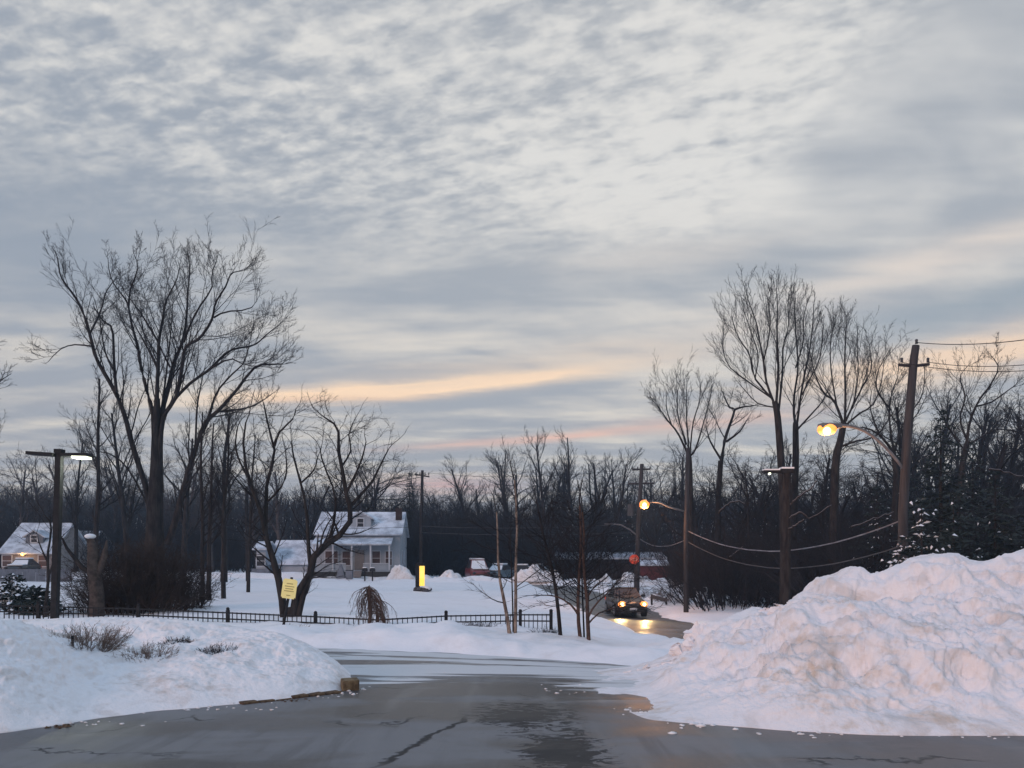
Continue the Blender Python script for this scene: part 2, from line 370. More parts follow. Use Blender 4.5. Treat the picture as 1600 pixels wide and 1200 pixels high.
_w = np.linalg.solve(_A, np.concatenate([ctrl[:, 2], np.zeros(3)]))
def B(X, Y):
    X, Y = np.broadcast_arrays(np.asarray(X, float), np.asarray(Y, float))
    Xc = np.clip(X, -110, 110); Yc = np.clip(Y, -15, 170)
    r2 = (Xc[..., None]-ctrl[:, 0])**2+(Yc[..., None]-ctrl[:, 1])**2
    return (_k(r2)*_w[:_n]).sum(-1)+_w[_n]+_w[_n+1]*Xc+_w[_n+2]*Yc
def street_c(Y):  # centre of the street the car comes along
    return np.interp(Y, [8, 14, 25, 41, 55, 68, 74], [9.5, 8.0, 6.7, 5.9, 5.2, 4.0, 3.5])
def street_w(Y): return np.interp(Y, [10, 16, 25, 41, 70], [2.9, 2.4, 1.85, 1.75, 2.2])
def lot_edge(X): return np.interp(X, [-60, -14, -4, 0, 2.6, 4.4, 5.2, 7, 40], [16.6, 16.6, 16.2, 15.4, 14.3, 14.2, 15.5, 17.5, 17.5])
def added_rise(X, Y):     # rise added behind the woods to keep sky from showing through
    s = np.clip((Y-118)/50, 0, 1); s = s*s*(3-2*s)
    return s*(7.5+1.6*fbm(X/40, Y/60, 3.)+.02*np.abs(X))
def paved(X, Y):   # signed: >0 inside pavement (metres)
    a = lot_edge(X)-Y
    b = street_w(Y)-np.abs(X-street_c(Y)); b = np.where((Y > 9) & (Y < 74), b, -9)
    c = 3.0-np.abs(Y-71.5-.01*X)
    return np.maximum(np.maximum(a, b), c)
def snow_t(X, Y):
    d = -paved(X, Y)
    wob = .25*fbm(X*.9, Y*.9, 1., 3)
    s = np.clip((d+wob*.8+.1)/1.1, 0, 1); s = s*s*(3-2*s)
    near = np.clip((25-Y)/5, 0, 1)*np.clip((Y-13)/1, 0, 1)
    berm = np.exp(-((d-1.9)/1.5)**2)*near*(.11+.14*fbm(X*.8, Y*.8, 4., 3))
    far = np.clip((Y-55)/10, 0, 1)*np.clip((90-Y)/8, 0, 1)
    berm2 = np.exp(-((d-1.0)/.9)**2)*(.30+.35*np.clip(fbm(X*.22, Y*.3, 9., 3), -.4, 1))*far
    lumps = .035*fbm(X*2.2, Y*2.2, 2., 4)*np.clip((30-Y)/10, .25, 1)+.05*fbm(X*.35, Y*.35, 6., 3)
    return np.where(s > 0, s*(.20+lumps)+s*(berm+berm2), 0)-.07*(1-s)
def G(X, Y): return B(X, Y)+snow_t(X, Y)+added_rise(X, Y)
def gz(x, y): return float(G(np.array([x]), np.array([y]))[0])

hzv = bpy.data.materials.new('haze'); hzv.use_nodes = True
hn = NT(hzv.node_tree); hn.n.remove(hn.n['Principled BSDF']); pv = hn.node('ShaderNodeVolumePrincipled'); pv.inputs['Density'].default_value = .00075
pv.inputs['Color'].default_value = (.48, .72, 1., 1); hn.l.new(pv.outputs[0], hn.n['Material Output'].inputs['Volume'])
ys = np.concatenate([np.arange(-16, 12, .8), np.arange(12, 24, .09), np.arange(24, 50, .28), np.arange(50, 82, .4), np.geomspace(82, 400, 60)])
ss = np.linspace(-1, 1, 460); ss = np.sign(ss)*np.abs(ss)**1.25
wd = 24+np.maximum(ys, 0)*1.3
XX = ss[None, :]*wd[:, None]; YY = np.repeat(ys[:, None], len(ss), 1)
ZZ = G(XX, YY)
def grid_faces(nr, nc):
    i = np.arange(nr-1)[:, None]*nc+np.arange(nc-1)[None, :]
    return np.stack([i, i+1, i+nc+1, i+nc], -1).reshape(-1, 4)
g = mesh_obj('snow_ground', np.stack([XX, YY, ZZ], -1).reshape(-1, 3), grid_faces(*XX.shape), M_['snow'])
tag(g, 'snow covered ground with ploughed berms running off to the woods', kind='structure')
# paved sheets
def sheet(name, xs, ysv, zoff, m, label, warp=None):
    X, Y = np.meshgrid(xs, ysv)
    if warp: X, Y = warp(X, Y)
    Z = B(X, Y)+zoff
    o = mesh_obj(name, np.stack([X, Y, Z], -1).reshape(-1, 3), grid_faces(*X.shape), m)
    tag(o, label, kind='structure')
sheet('parking_lot', np.linspace(-38, 38, 120), np.linspace(-15, 20, 110), 0., M_['asphalt'], 'wet patched asphalt with slush streaks in the foreground')
sheet('street', np.linspace(-1, 1, 14), np.linspace(9.5, 70, 150), .006, M_['asphalt_road'], 'wet street running away to the junction',
      lambda X, Y: (street_c(Y)+X*(street_w(Y)+.5), Y))
sheet('cross_street', np.linspace(-80, 80, 160), np.linspace(68.3, 74.7, 12), .012, M_['asphalt_road'], 'slushy street passing in front of the houses')

# ---------------------------------------------------------------- snow banks (lofted from station lines)
def loft(rows, ns=320, nt=150, back=3.5, amp=.10, seed=0., blkk=.3, tc=.667, tpos=None, chunk=.05, ulist=None, steep=None):
    """rows: list over profile lines; each a list of world points, same stations"""
    A = np.array([[tuple(p) for p in r] for r in rows])        # lines x stations x 3
    L, S, _ = A.shape
    def catmull(Aq, n, par=None):
        # interpolate along axis 0
        k = Aq.shape[0]; t = np.linspace(0, k-1, n) if par is None else par
        i = np.clip(np.floor(t).astype(int), 0, k-2); f = (t-i)[:, None, None]
        p0 = Aq[np.clip(i-1, 0, k-1)]; p1 = Aq[i]; p2 = Aq[i+1]; p3 = Aq[np.clip(i+2, 0, k-1)]
        return .5*((2*p1)+(-p0+p2)*f+(2*p0-5*p1+4*p2-p3)*f*f+(-p0+3*p1-3*p2+p3)*f**3)
    Q = catmull(A, nt); Q = catmull(Q.transpose(1, 0, 2), ns)   # stations x profile x 3
    du = np.gradient(Q, axis=0); dv = np.gradient(Q, axis=1)
    nrm = np.cross(du, dv); nrm /= np.linalg.norm(nrm, axis=-1, keepdims=True)+1e-9
    nrm *= np.where(nrm[..., 2:3] < 0, -1, 1)
    X, Y, Z = Q[..., 0], Q[..., 1], Q[..., 2]
    t = np.linspace(0, 1, nt)[None, :]
    mask = np.clip(t/.12, 0.15, 1)*(1-.72*np.exp(-((t-tc)/.07)**2))
    hgt = np.clip((Z-B(X, Y))/.5, .1, 1)
    d = amp*1.1*fbm(X*1.1+seed, Y*1.1, Z*1.1, 3)-amp*.3
    blk = np.floor(fbm(X*1.5+seed*2, Y*1.5, Z*1.8+7, 2)*3.5)/3.5; d = d+amp*blkk*blk
    rid = 1-np.abs(fbm(X*2.3+seed, Y*2.3+4, Z*2.3, 3)); d = d+amp*.5*(rid-.6)
    cl = fbm(X*6+seed, Y*6, Z*6, 3, .6); d = d+chunk*np.clip(cl, -.25, .8)
    d = d+chunk*.35*fbm(X*17, Y*17, Z*17, 2)
    Q = Q+nrm*(d*mask*hgt)[..., None]
    Q[:, 0, 2] = np.minimum(Q[:, 0, 2], B(Q[:, 0, 0], Q[:, 0, 1]))-.03
    Q[:, -1, 2] = B(Q[:, -1, 0], Q[:, -1, 1])-.08
    return Q
def gp(u, v):  # pixel on bare ground
    Y = 8.
    for _ in range(30):
        p = P(u, v, Y); z = float(B(p.x, Y)); dzr = (p.z-CAMH)/Y; Y = (z-CAMH)/dzr
    return P(u, v, Y)
def hit(Qs, u, v):
    U = 800+F*Qs[..., 0]/Qs[..., 1]; V = HOR-F*(Qs[..., 2]-CAMH)/Qs[..., 1]
    d = np.hypot(U-u, V-v); m = np.where(d < 5, Qs[..., 1], 999+d); i = np.unravel_index(np.argmin(m), m.shape); return Vector(Qs[i])
RP = [(870, 1072, 1066, 11.3, 1058, 12.6), (940, 1090, 1070, 10.8, 1048, 12.9), (1000, 1120, 1080, 9.9, 1040, 13.0), (1050, 1128, 1068, 9.6, 1012, 13.0), (1090, 1131, 1052, 9.3, 986, 12.8),
      (1130, 1134, 1042, 9.0, 972, 12.5), (1180, 1138, 1030, 8.8, 950, 12.1), (1215, 1141, 1024, 8.6, 948, 12.), (1250, 1143, 1018, 8.5, 922, 11.6), (1325, 1147, 1012, 8.45, 897, 11.2),
      (1370, 1149, 1008, 8.4, 900, 11.1), (1440, 1150, 1005, 8.4, 868, 10.9), (1490, 1150, 1003, 8.4, 861, 10.8), (1530, 1150, 1003, 8.4, 870, 10.7), (1600, 1150, 1002, 8.4, 853, 10.6),
      (1720, 1151, 1003, 8.4, 842, 10.5), (1900, 1152, 1003, 8.4, 862, 10.5), (2150, 1153, 1010, 8.4, 900, 10.5), (2400, 1154, 1100, 8.4, 1080, 10.5)]
l0 = [gp(u, v) for u, v, *_ in RP]
l1 = [P(u, v, Y) for u, _, v, Y, _, _ in RP]; l3 = [P(u, v, Y) for u, _, _, _, v, Y in RP]
l05 = [a*.62+b*.38+Vector((0, -.02, .05*min(1, max(b.z, 0)/.6))) for a, b in zip(l0, l1)]
l2 = [a*.5+b*.5+Vector((0, 0, .10*min(1, max(b.z, 0)))) for a, b in zip(l1, l3)]
def onb(p, k, add=0.):
    b = float(B(p.x, p.y)); return Vector((p.x, p.y, b+max(0, p.z-b)*k+add))
for i, k in ((0, 0.), (1, .8)):
    for rw in (l05, l1, l2, l3): rw[i] = onb(rw[i], k, -.05 if i == 0 else 0)
l4 = []; l5 = []
for i, p in enumerate(l3):
    b = float(B(p.x, p.y)); h = max(0, p.z-b); q = Vector((p.x+.07*h*p.x, p.y+.25+.8*h, p.z)); b2 = float(B(q.x, q.y)); q.z = b2+h*.6-(.05 if i == 0 else 0); l4.append(q)
    q = Vector((p.x+.16*h*p.x, p.y+.5+1.8*h, p.z)); q.z = float(B(q.x, q.y))-.1; l5.append(q)
Q = loft([l0, l05, l1, l2, l3, l4, l5], 520, 260, amp=.20, seed=3., chunk=.042, blkk=.38)
o = mesh_obj('snow_pile', Q.reshape(-1, 3), grid_faces(Q.shape[0], Q.shape[1]), M_['snow_pile'])
tag(o, 'tall ploughed snow pile with dirt and warm light painted on its steep face at the right of the lot', 'snow pile')
QP = Q
LB = [(-520, 1190, 1040, 7.6, 1040, 9.6, 960, 13.5), (-250, 1165, 985, 8.2, 1010, 10.2, 958, 13.5), (-80, 1152, 955, 8.7, 990, 10.8, 962, 13.5), (0, 1146, 962, 9.0, 992, 11.2, 966, 13.5), (50, 1139, 976, 9.3, 996, 11.4, 968, 13.5), (100, 1132, 996, 9.6, 1002, 11.4, 968, 13.5),
      (145, 1124, 1012, 9.9, 1006, 11.5, 966, 13.6), (200, 1117, 1022, 10.0, 1008, 11.6, 965, 13.6), (245, 1111, 1020, 10.1, 1004, 11.6, 966, 13.6), (300, 1107, 1014, 10.2, 1004, 11.6, 969, 13.5), (350, 1102, 1008, 10.4, 1001, 11.7, 976, 13.4), (400, 1098, 1004, 10.6, 996, 11.8, 985, 13.2),
      (450, 1093, 1008, 10.6, 1000, 11.7, 994, 12.7), (490, 1087, 1020, 10.6, 1012, 11.5, 1010, 12.2), (520, 1082, 1036, 10.5, 1030, 11.1, 1030, 11.6), (545, 1076, 1058, 10.4, 1055, 10.9, 1056, 11.2), (560, 1070, 1068, 10.6, 1066, 10.8, 1066, 11.0)]
m0 = [gp(u, v) for u, v, *_ in LB]; m1 = [P(u, v, Y) for u, _, v, Y, *_ in LB]
m2 = [P(a[0], a[4], a[5]) for a in LB]; m3 = [P(a[0], a[6], a[7]) for a in LB]
m05 = [a*.55+b*.45+Vector((0, -.08, .12*max(0, b.z))) for a, b in zip(m0, m1)]
m4 = [Vector((p.x, p.y+1.2, -.1)) for p in m3]
m4[-1] = m3[-1]+Vector((0, .2, -.1)); m4[-2] = m3[-2]+Vector((0, .4, -.1)); m4[-3] = m3[-3]+Vector((0, .7, -.2))
Q = loft([m0, m05, m1, m2, m3, m4], 460, 240, amp=.06, seed=11., chunk=.032, blkk=.1, tc=.8)
o = mesh_obj('snow_bank', Q.reshape(-1, 3), grid_faces(Q.shape[0], Q.shape[1]), M_['snow_bank'])
tag(o, 'rounded snow bank with shrubs poking through at the left of the lot', 'snow bank')
QB = Q
def top_of(Qs, x, y):
    d = (Qs[..., 0]-x)**2+(Qs[..., 1]-y)**2; i = np.unravel_index(np.argmin(d), d.shape); return float(Qs[i][2])

# ---------------------------------------------------------------- branching plants
def tubes(polys, sides):
    """polys: list of (pts Nx3, radii N). returns V,F arrays (quads)"""
    groups = {}
    for p, r in polys: groups.setdefault(len(p), []).append((p, r))
    Vs, Fs, off = [], [], 0
    for n, L in groups.items():
        Pt = np.array([a for a, _ in L]); Rr = np.array([b for _, b in L]); K = len(L)
        T = np.empty_like(Pt); T[:, 1:-1] = Pt[:, 2:]-Pt[:, :-2]; T[:, 0] = Pt[:, 1]-Pt[:, 0]; T[:, -1] = Pt[:, -1]-Pt[:, -2]
        T /= np.linalg.norm(T, axis=-1, keepdims=True)+1e-9
        ref = np.where(np.abs(T[..., 2:3]) < .9, np.array([0, 0, 1.]), np.array([0, 1., 0]))
        a = np.cross(T, ref); a /= np.linalg.norm(a, axis=-1, keepdims=True)+1e-9; b = np.cross(T, a)
        an = np.arange(sides)*2*math.pi/sides
        V = Pt[:, :, None]+(a[:, :, None]*np.cos(an)[:, None]+b[:, :, None]*np.sin(an)[:, None])*Rr[:, :, None, None]
        Vs.append(V.reshape(-1, 3))
        k = np.arange(K)[:, None, None]*n*sides; i = np.arange(n-1)[None, :, None]*sides; j = np.arange(sides)[None, None, :]; j2 = (j+1) % sides
        q = np.stack([k+i+j, k+i+j2, k+i+sides+j2, k+i+sides+j], -1).reshape(-1, 4)+off
        Fs.append(q); off += K*n*sides
    return np.concatenate(Vs), np.concatenate(Fs)
class Tree:
    def __init__(s, seed): s.rng = random.Random(seed); s.lv = {}
    def add(s, lvl, pts, rad): s.lv.setdefault(lvl, []).append((pts, rad))
    def grow(s, p, d, L, r, lvl, par):
        rng = s.rng; c = par[lvl]; n = c['n']; st = L/n
        x, y, z = p; dx, dy, dz = d; pts = [(x, y, z)]; rad = [r]
        j = c['jit']; tr = c['trop']; endr = c.get('end', .25)
        for i in range(n):
            dx += rng.gauss(0, j); dy += rng.gauss(0, j); dz += rng.gauss(0, j)+tr
            m = math.sqrt(dx*dx+dy*dy+dz*dz)+1e-9; dx /= m; dy /= m; dz /= m
            x += dx*st; y += dy*st; z += dz*st
            pts.append((x, y, z)); rad.append(r*(1-(1-endr)*(i+1)/n))
        s.add(lvl, pts, rad)
        if lvl+1 < len(par): s.kids(pts, rad, L, lvl, par)
    def kids(s, pts, rad, L, lvl, par, dens=1., t0=None):
        rng = s.rng; c = par[lvl]; n = len(pts)-1; k = par[lvl+1]
        nc = c['kids']*dens; nc = int(nc)+(rng.random() < nc-int(nc))
        lo = c['t0'] if t0 is None else t0
        for q in range(nc):
            t = lo+(1-lo)*(q+rng.random())/nc
            f = min(t*n, n-1e-4); i = int(f); f -= i
            a, b = pts[i], pts[i+1]; pp = tuple(a[m]+(b[m]-a[m])*f for m in range(3)); rr = rad[i]+(rad[i+1]-rad[i])*f
            d = Vector((b[0]-a[0], b[1]-a[1], b[2]-a[2])).normalized()
            ax = Vector((rng.gauss(0, 1), rng.gauss(0, 1), rng.gauss(0, 1))); ax = (ax-ax.dot(d)*d)
            if ax.length < 1e-3: continue
            ax.normalize(); an = R(c['ang']+rng.uniform(-1, 1)*c.get('dang', 14))
            nd = d*math.cos(an)+ax*math.sin(an)
            if nd.z < c.get('minz', -.25): nd.z = c.get('minz', -.25)*.5; nd.normalize()
            LL = L*c['ratio']*(1-c.get('fall', .45)*t)*rng.uniform(.65, 1.25) if not c.get('abs') else c['abs']*(1-c.get('fall', .45)*t)*rng.uniform(.6, 1.3)
            s.grow(pp, nd, LL, max(rr*c.get('rr', .55), c.get('rmin', .004)), lvl+1, par)
    def arrays(s, lo, hi, sides):
        pl = []
        for l in range(lo, hi):
            pl += [(p, r) for p, r in s.lv.get(l, [])]
        return tubes([(np.array(p), np.array(r)) for p, r in pl], sides)
    def build(s, root, bark, twig, split=2):
        L = max(s.lv)+1
        V, Fq = s.arrays(0, split, 7); mesh_obj('trunk', V, Fq, bark, root)
        if L > split:
            V2, F2 = s.arrays(split, min(split+1, L), 4); Vv, Ff = [V2], [F2]
            if L > split+1:
                V3, F3 = s.arrays(split+1, L, 3); Vv.append(V3); Ff.append(F3+len(V2))
            mesh_obj('crown', np.concatenate(Vv), np.concatenate(Ff), twig, root)
    def single(s, name, m, lo=0):
        V, Fq = s.arrays(0, 2, 5); V2, F2 = s.arrays(2, max(s.lv)+1, 3)
        return mesh_obj(name, np.concatenate([V, V2]), np.concatenate([Fq, F2+len(V)]), m)

def traced(name, label, Y, limbs, seed, par, depth=3.5, dens=1., group=None, sub=1., cat='bare tree', bark='bark', twig='twig', lat=True, shr=None):
    """limbs: list of (radius_px_start, radius_px_end, [(u,v)...]); first point of the first limb is the foot"""
    if shr: limbs = [(a, b, [(u if v > shr[0] else shr[2]+(u-shr[2])*shr[3], v if v > shr[0] else shr[0]+(v-shr[0])*shr[1]) for u, v in pl]) for a, b, pl in limbs]
    T = Tree(seed); rng = random.Random(seed)
    u0, v0 = limbs[0][2][0]; q = P(u0, v0, Y); z0 = gz(q.x, Y); foot = Vector((q.x, Y, z0-.1))
    top = P(u0, min(v for l in limbs for _, v in l[2]), Y); H = top.z-z0
    vm = min(v for l in limbs for _, v in l[2])
    for li, (r0, r1, pl) in enumerate(limbs):
        off = 0 if li == 0 else rng.uniform(-1, 1)*depth
        # length fraction based depth so limbs leave the trunk plane smoothly
        ax = [P(u, v, Y) for u, v in pl]
        seg = [0]
        for a, b in zip(ax, ax[1:]): seg.append(seg[-1]+(b-a).length)
        pts = []
        for (u, v), sg in zip(pl, seg):
            dd = abs(u-u0)*.35+(v0-v); fr = max(0, min(1, (dd-.42*(v0-vm))/(.6*(v0-vm)+1)))
            yy = Y+off*fr*(sg/(seg[-1]+1e-6))**.8
            pts.append(P(u, v, yy))
        # resample with catmull
        n = max(6, int(seg[-1]/.5)); A = np.array([tuple(p) for p in pts]); k = len(A)
        tt = np.linspace(0, k-1, n+1); i = np.clip(np.floor(tt).astype(int), 0, k-2); f = (tt-i)[:, None]
        p0, p1, p2, p3 = A[np.clip(i-1, 0, k-1)], A[i], A[i+1], A[np.clip(i+2, 0, k-1)]
        S = .5*((2*p1)+(-p0+p2)*f+(2*p0-5*p1+4*p2-p3)*f*f+(-p0+3*p1-3*p2+p3)*f**3)
        if li == 0: S[0, 2] = z0-.1
        S -= np.array(foot)
        r = np.linspace(r0, r1, n+1)*Y/F
        if li == 0: r[0] *= 1.35; r[1] *= 1.1
        S = [tuple(x) for x in S]; r = list(r)
        T.add(0, S, r)
        if li or len(limbs) == 1:
            # leader continues
            a, b = Vector(S[-2]), Vector(S[-1])
            T.grow(tuple(b), tuple((b-a).normalized()), par[1].get('lead', 1.6), r[-1]*.9, 2, par)
            T.kids(S, r, seg[-1], 0, par, dens=dens*seg[-1]*sub)
    root = thing(name, label, cat, foot, 0, group)
    T.build(root, M_[bark], M_[twig], 1)
    return root
# parameters per level. level0 = traced limb, level1 branch, level2 twiglet, level3 fine
PB = [dict(kids=1.5, t0=.15, ang=32, dang=12, abs=4.2, fall=.68, rr=.36, n=8, jit=.07, trop=.07, rmin=.012),
      dict(n=8, jit=.075, trop=.075, kids=8, t0=.15, ang=34, ratio=.36, fall=.3, rr=.45, rmin=.008, lead=.5, end=.15),
      dict(n=5, jit=.10, trop=.07, kids=5, t0=.1, ang=32, ratio=.5, fall=.4, rr=.6, rmin=.0065),
      dict(n=3, jit=.13, trop=.05, kids=2.5, t0=.2, ang=32, ratio=.6, rr=.7, rmin=.006),
      dict(n=2, jit=.12, trop=.03)]
# --- the big multi-stem tree on the left
traced('cottonwood_tree', 'tallest bare tree on the left, many stems fanning up behind the lamp post', 40, [
    (17, 4.5, [(241, 925), (241, 830), (243, 760), (244, 700), (245, 620)]),
    (4.7, 0.93, [(238, 830), (230, 770), (207, 697), (197, 657), (180, 620), (167, 593), (143, 547), (133, 507), (123, 470), (110, 440), (97, 420), (83, 397), (78, 365)]),
    (1.6, 0.56, [(133, 500), (150, 463), (157, 433), (163, 420), (178, 398)]),
    (1.4, 0.45, [(135, 525), (107, 522), (83, 530), (62, 553)]),
    (2.5, 0.99, [(177, 610), (173, 563), (172, 530), (170, 493), (160, 483), (150, 473), (140, 455)]),
    (1.5, 0.56, [(173, 570), (160, 543), (152, 503), (149, 477), (140, 440)]),
    (3.7, 0.62, [(236, 770), (240, 660), (227, 603), (217, 557), (212, 523), (203, 487), (197, 453), (190, 437), (170, 407), (163, 377)]),
    (1.6, 0.45, [(197, 455), (200, 423), (213, 383), (207, 360)]),
    (4, 0.5, [(242, 750), (245, 655), (245, 603), (247, 557), (248, 517), (255, 473), (260, 443), (277, 407), (283, 380)]),
    (1.9, 0.5, [(245, 563), (230, 530), (213, 497), (196, 462)]),
    (1.7, 0.5, [(247, 517), (230, 487), (217, 463), (200, 440), (185, 415)]),
    (4, 0.5, [(251, 770), (252, 660), (267, 583), (273, 557), (290, 507), (295, 463), (297, 423), (300, 387), (297, 357)]),
    (1.9, 0.5, [(290, 517), (303, 480), (320, 447), (337, 420), (337, 393), (345, 370)]),
    (1.6, 0.5, [(267, 563), (253, 533), (240, 503), (228, 470)]),
    (3.7, 0.56, [(251, 770), (252, 665), (277, 617), (287, 563), (293, 527), (317, 510), (337, 477), (343, 447), (360, 417), (370, 393), (388, 388)]),
    (1.5, 0.45, [(340, 473), (360, 462), (387, 460), (410, 450), (413, 428)]),
    (3.1, 0.56, [(253, 770), (254, 660), (290, 603), (333, 567), (367, 533), (407, 523), (430, 503), (453, 483)]),
    (1.6, 0.5, [(320, 578), (350, 556), (372, 548), (395, 560), (420, 560)]),
    (5.6, 0.62, [(262, 850), (275, 810), (285, 770), (300, 718), (320, 663), (350, 640), (377, 607), (410, 563), (440, 558), (457, 557)]),
    (1.9, 0.56, [(322, 663), (345, 610), (372, 575), (392, 552), (404, 500)]),
    (1.9, 0.5, [(345, 643), (380, 640), (410, 632), (440, 610)]),
    (1.9, 0.5, [(305, 712), (312, 640), (318, 600), (326, 560)]),
    (1.9, 0.5, [(236, 800), (205, 740), (178, 712), (150, 705)]),
    (2.1, 0.56, [(243, 700), (255, 620), (262, 560), (268, 500), (272, 440)]),
], 5, PB, depth=4.5, dens=1.0, cat='bare tree', shr=(640, .86, 250, .93))
# --- right hand group
PBr = [dict(kids=1.7, t0=.06, ang=22, dang=9, abs=4.0, fall=.72, rr=.38, n=8, jit=.05, trop=.06, rmin=.012),
      dict(n=8, jit=.06, trop=.075, kids=8, t0=.12, ang=26, ratio=.36, fall=.3, rr=.45, rmin=.008, lead=.4, end=.15),
      dict(n=5, jit=.08, trop=.08, kids=5, t0=.1, ang=28, ratio=.5, fall=.4, rr=.6, rmin=.0065),
      dict(n=3, jit=.10, trop=.06, kids=2, t0=.2, ang=28, ratio=.6, rr=.7, rmin=.006),
      dict(n=2, jit=.1, trop=.03)]
traced('elm_tree', 'tallest bare tree right of the street, left trunk of the pair', 48, [
    (7.2, 4.4, [(1226, 960), (1224, 800), (1220, 720), (1215, 653), (1210, 625)]),
    (2, 0.45, [(1208, 625), (1196, 587), (1191, 544), (1184, 507), (1180, 480), (1167, 440), (1164, 419)]),
    (2.2, 0.45, [(1212, 640), (1216, 573), (1215, 533), (1214, 493), (1215, 453), (1213, 416)]),
    (1.8, 0.45, [(1217, 640), (1223, 573), (1224, 525), (1233, 488), (1232, 453), (1233, 432)]),
    (1.6, 0.45, [(1206, 620), (1177, 581), (1169, 539), (1153, 512), (1143, 485), (1140, 467)]),
    (1.3, 0.45, [(1204, 618), (1167, 589), (1137, 563), (1127, 539), (1124, 523)]),
    (1.2, 0.45, [(1211, 636), (1183, 629), (1164, 608), (1150, 590)]),
    (1.2, 0.45, [(1192, 550), (1200, 510), (1203, 470), (1198, 435)]),
    (1.1, 0.45, [(1178, 582), (1183, 540), (1172, 500), (1160, 460)]),
], 11, PBr, depth=3., dens=1., shr=(640, .85, 1215, .95))
traced('elm_tree', 'tall bare tree right of the street, right trunk of the pair', 50, [
    (6.4, 4, [(1236, 960), (1240, 800), (1243, 720), (1243, 672), (1243, 660)]),
    (2.2, 0.45, [(1243, 665), (1240, 640), (1241, 608), (1247, 560), (1244, 507), (1241, 453), (1243, 432)]),
    (1.9, 0.45, [(1245, 665), (1252, 608), (1260, 560), (1267, 520), (1271, 480), (1273, 443)]),
    (1.6, 0.45, [(1247, 670), (1273, 640), (1287, 621), (1300, 590)]),
    (1.4, 0.45, [(1254, 610), (1263, 587), (1281, 549), (1287, 507), (1289, 477)]),
    (1.2, 0.45, [(1243, 560), (1256, 510), (1256, 470), (1262, 440)]),
], 12, PBr, depth=3., dens=1., shr=(660, .85, 1245, .95))
traced('elm_tree', 'bare tree behind the bright orange lamp, forked low', 46, [
    (7.2, 4.8, [(1300, 960), (1303, 800), (1306, 720), (1313, 688), (1318, 662)]),
    (2.4, 0.45, [(1318, 664), (1303, 621), (1287, 608), (1272, 575), (1262, 530)]),
    (2.2, 0.45, [(1320, 664), (1321, 613), (1320, 560), (1321, 507), (1324, 469)]),
    (2, 0.45, [(1320, 664), (1324, 651), (1348, 597), (1364, 560), (1359, 512)]),
    (1.8, 0.45, [(1322, 664), (1345, 643), (1367, 627), (1380, 587), (1384, 550)]),
    (1.3, 0.45, [(1306, 625), (1298, 570), (1296, 520), (1300, 488)]),
    (1.3, 0.45, [(1335, 625), (1342, 570), (1340, 520)]),
    (2.1, 0.48, [(1308, 700), (1335, 690), (1370, 680), (1400, 640)]),
], 13, PBr, depth=3., dens=1.1, shr=(660, .85, 1320, .95))
traced('elm_tree', 'smaller bare tree with spreading upright limbs above the second lamp', 52, [
    (4.8, 3.2, [(1080, 950), (1079, 800), (1078, 730), (1077, 712)]),
    (1.8, 0.45, [(1077, 715), (1057, 672), (1039, 648), (1025, 627), (1009, 605)]),
    (1.4, 0.45, [(1077, 712), (1073, 653), (1072, 613), (1073, 576)]),
    (1.3, 0.45, [(1072, 693), (1057, 640), (1055, 600), (1058, 582)]),
    (1.6, 0.45, [(1079, 712), (1087, 701), (1103, 653), (1113, 613), (1119, 587)]),
    (1.3, 0.45, [(1078, 710), (1084, 653), (1095, 613), (1098, 585)]),
    (1.1, 0.45, [(1045, 656), (1036, 625), (1035, 600)]),
], 14, PBr, depth=3., dens=.9, shr=(700, .80, 1075, .85))
traced('twisted_tree', 'crooked bare tree with one bent dark limb, left of the tall pair', 55, [
    (5, 4, [(1120, 950), (1122, 800), (1126, 720)]),
    (3, 1, [(1126, 730), (1132, 690), (1140, 665), (1148, 640), (1140, 637), (1132, 620)]),
    (2, .7, [(1148, 640), (1160, 636), (1178, 634)]),
    (2, .7, [(1128, 720), (1110, 690), (1104, 670)]),
    (2, .7, [(1135, 690), (1155, 675), (1165, 660)]),
], 15, PB, depth=3., dens=.8)
traced('spreading_tree', 'bare tree with wide arching limbs at the far right', 50, [
    (5.6, 4, [(1500, 960), (1500, 800), (1505, 720), (1512, 690)]),
    (2.4, 0.48, [(1510, 700), (1515, 660), (1530, 625), (1545, 605), (1560, 575), (1548, 555)]),
    (1.8, 0.45, [(1512, 695), (1530, 685), (1552, 672), (1580, 672), (1600, 680)]),
    (1.8, 0.45, [(1512, 690), (1500, 655), (1508, 620), (1500, 590), (1512, 572)]),
    (1.6, 0.45, [(1525, 635), (1550, 628), (1575, 610), (1590, 600)]),
    (1.4, 0.45, [(1500, 690), (1480, 665), (1470, 630)]),
], 16, PB, depth=3., dens=1.)
traced('spreading_tree', 'bare tree with dense crown just left of the tall utility pole', 47, [
    (5.6, 4, [(1395, 960), (1398, 800), (1400, 740), (1395, 705)]),
    (2.4, 0.48, [(1395, 706), (1375, 680), (1350, 668), (1330, 672)]),
    (1.8, 0.45, [(1396, 705), (1390, 660), (1392, 620), (1402, 590), (1405, 560)]),
    (1.8, 0.45, [(1398, 705), (1412, 660), (1440, 620), (1445, 580)]),
    (1.4, 0.45, [(1392, 640), (1370, 610), (1372, 580), (1385, 555)]),
    (1.4, 0.45, [(1375, 682), (1360, 640), (1362, 610)]),
], 17, PB, depth=3., dens=1.)
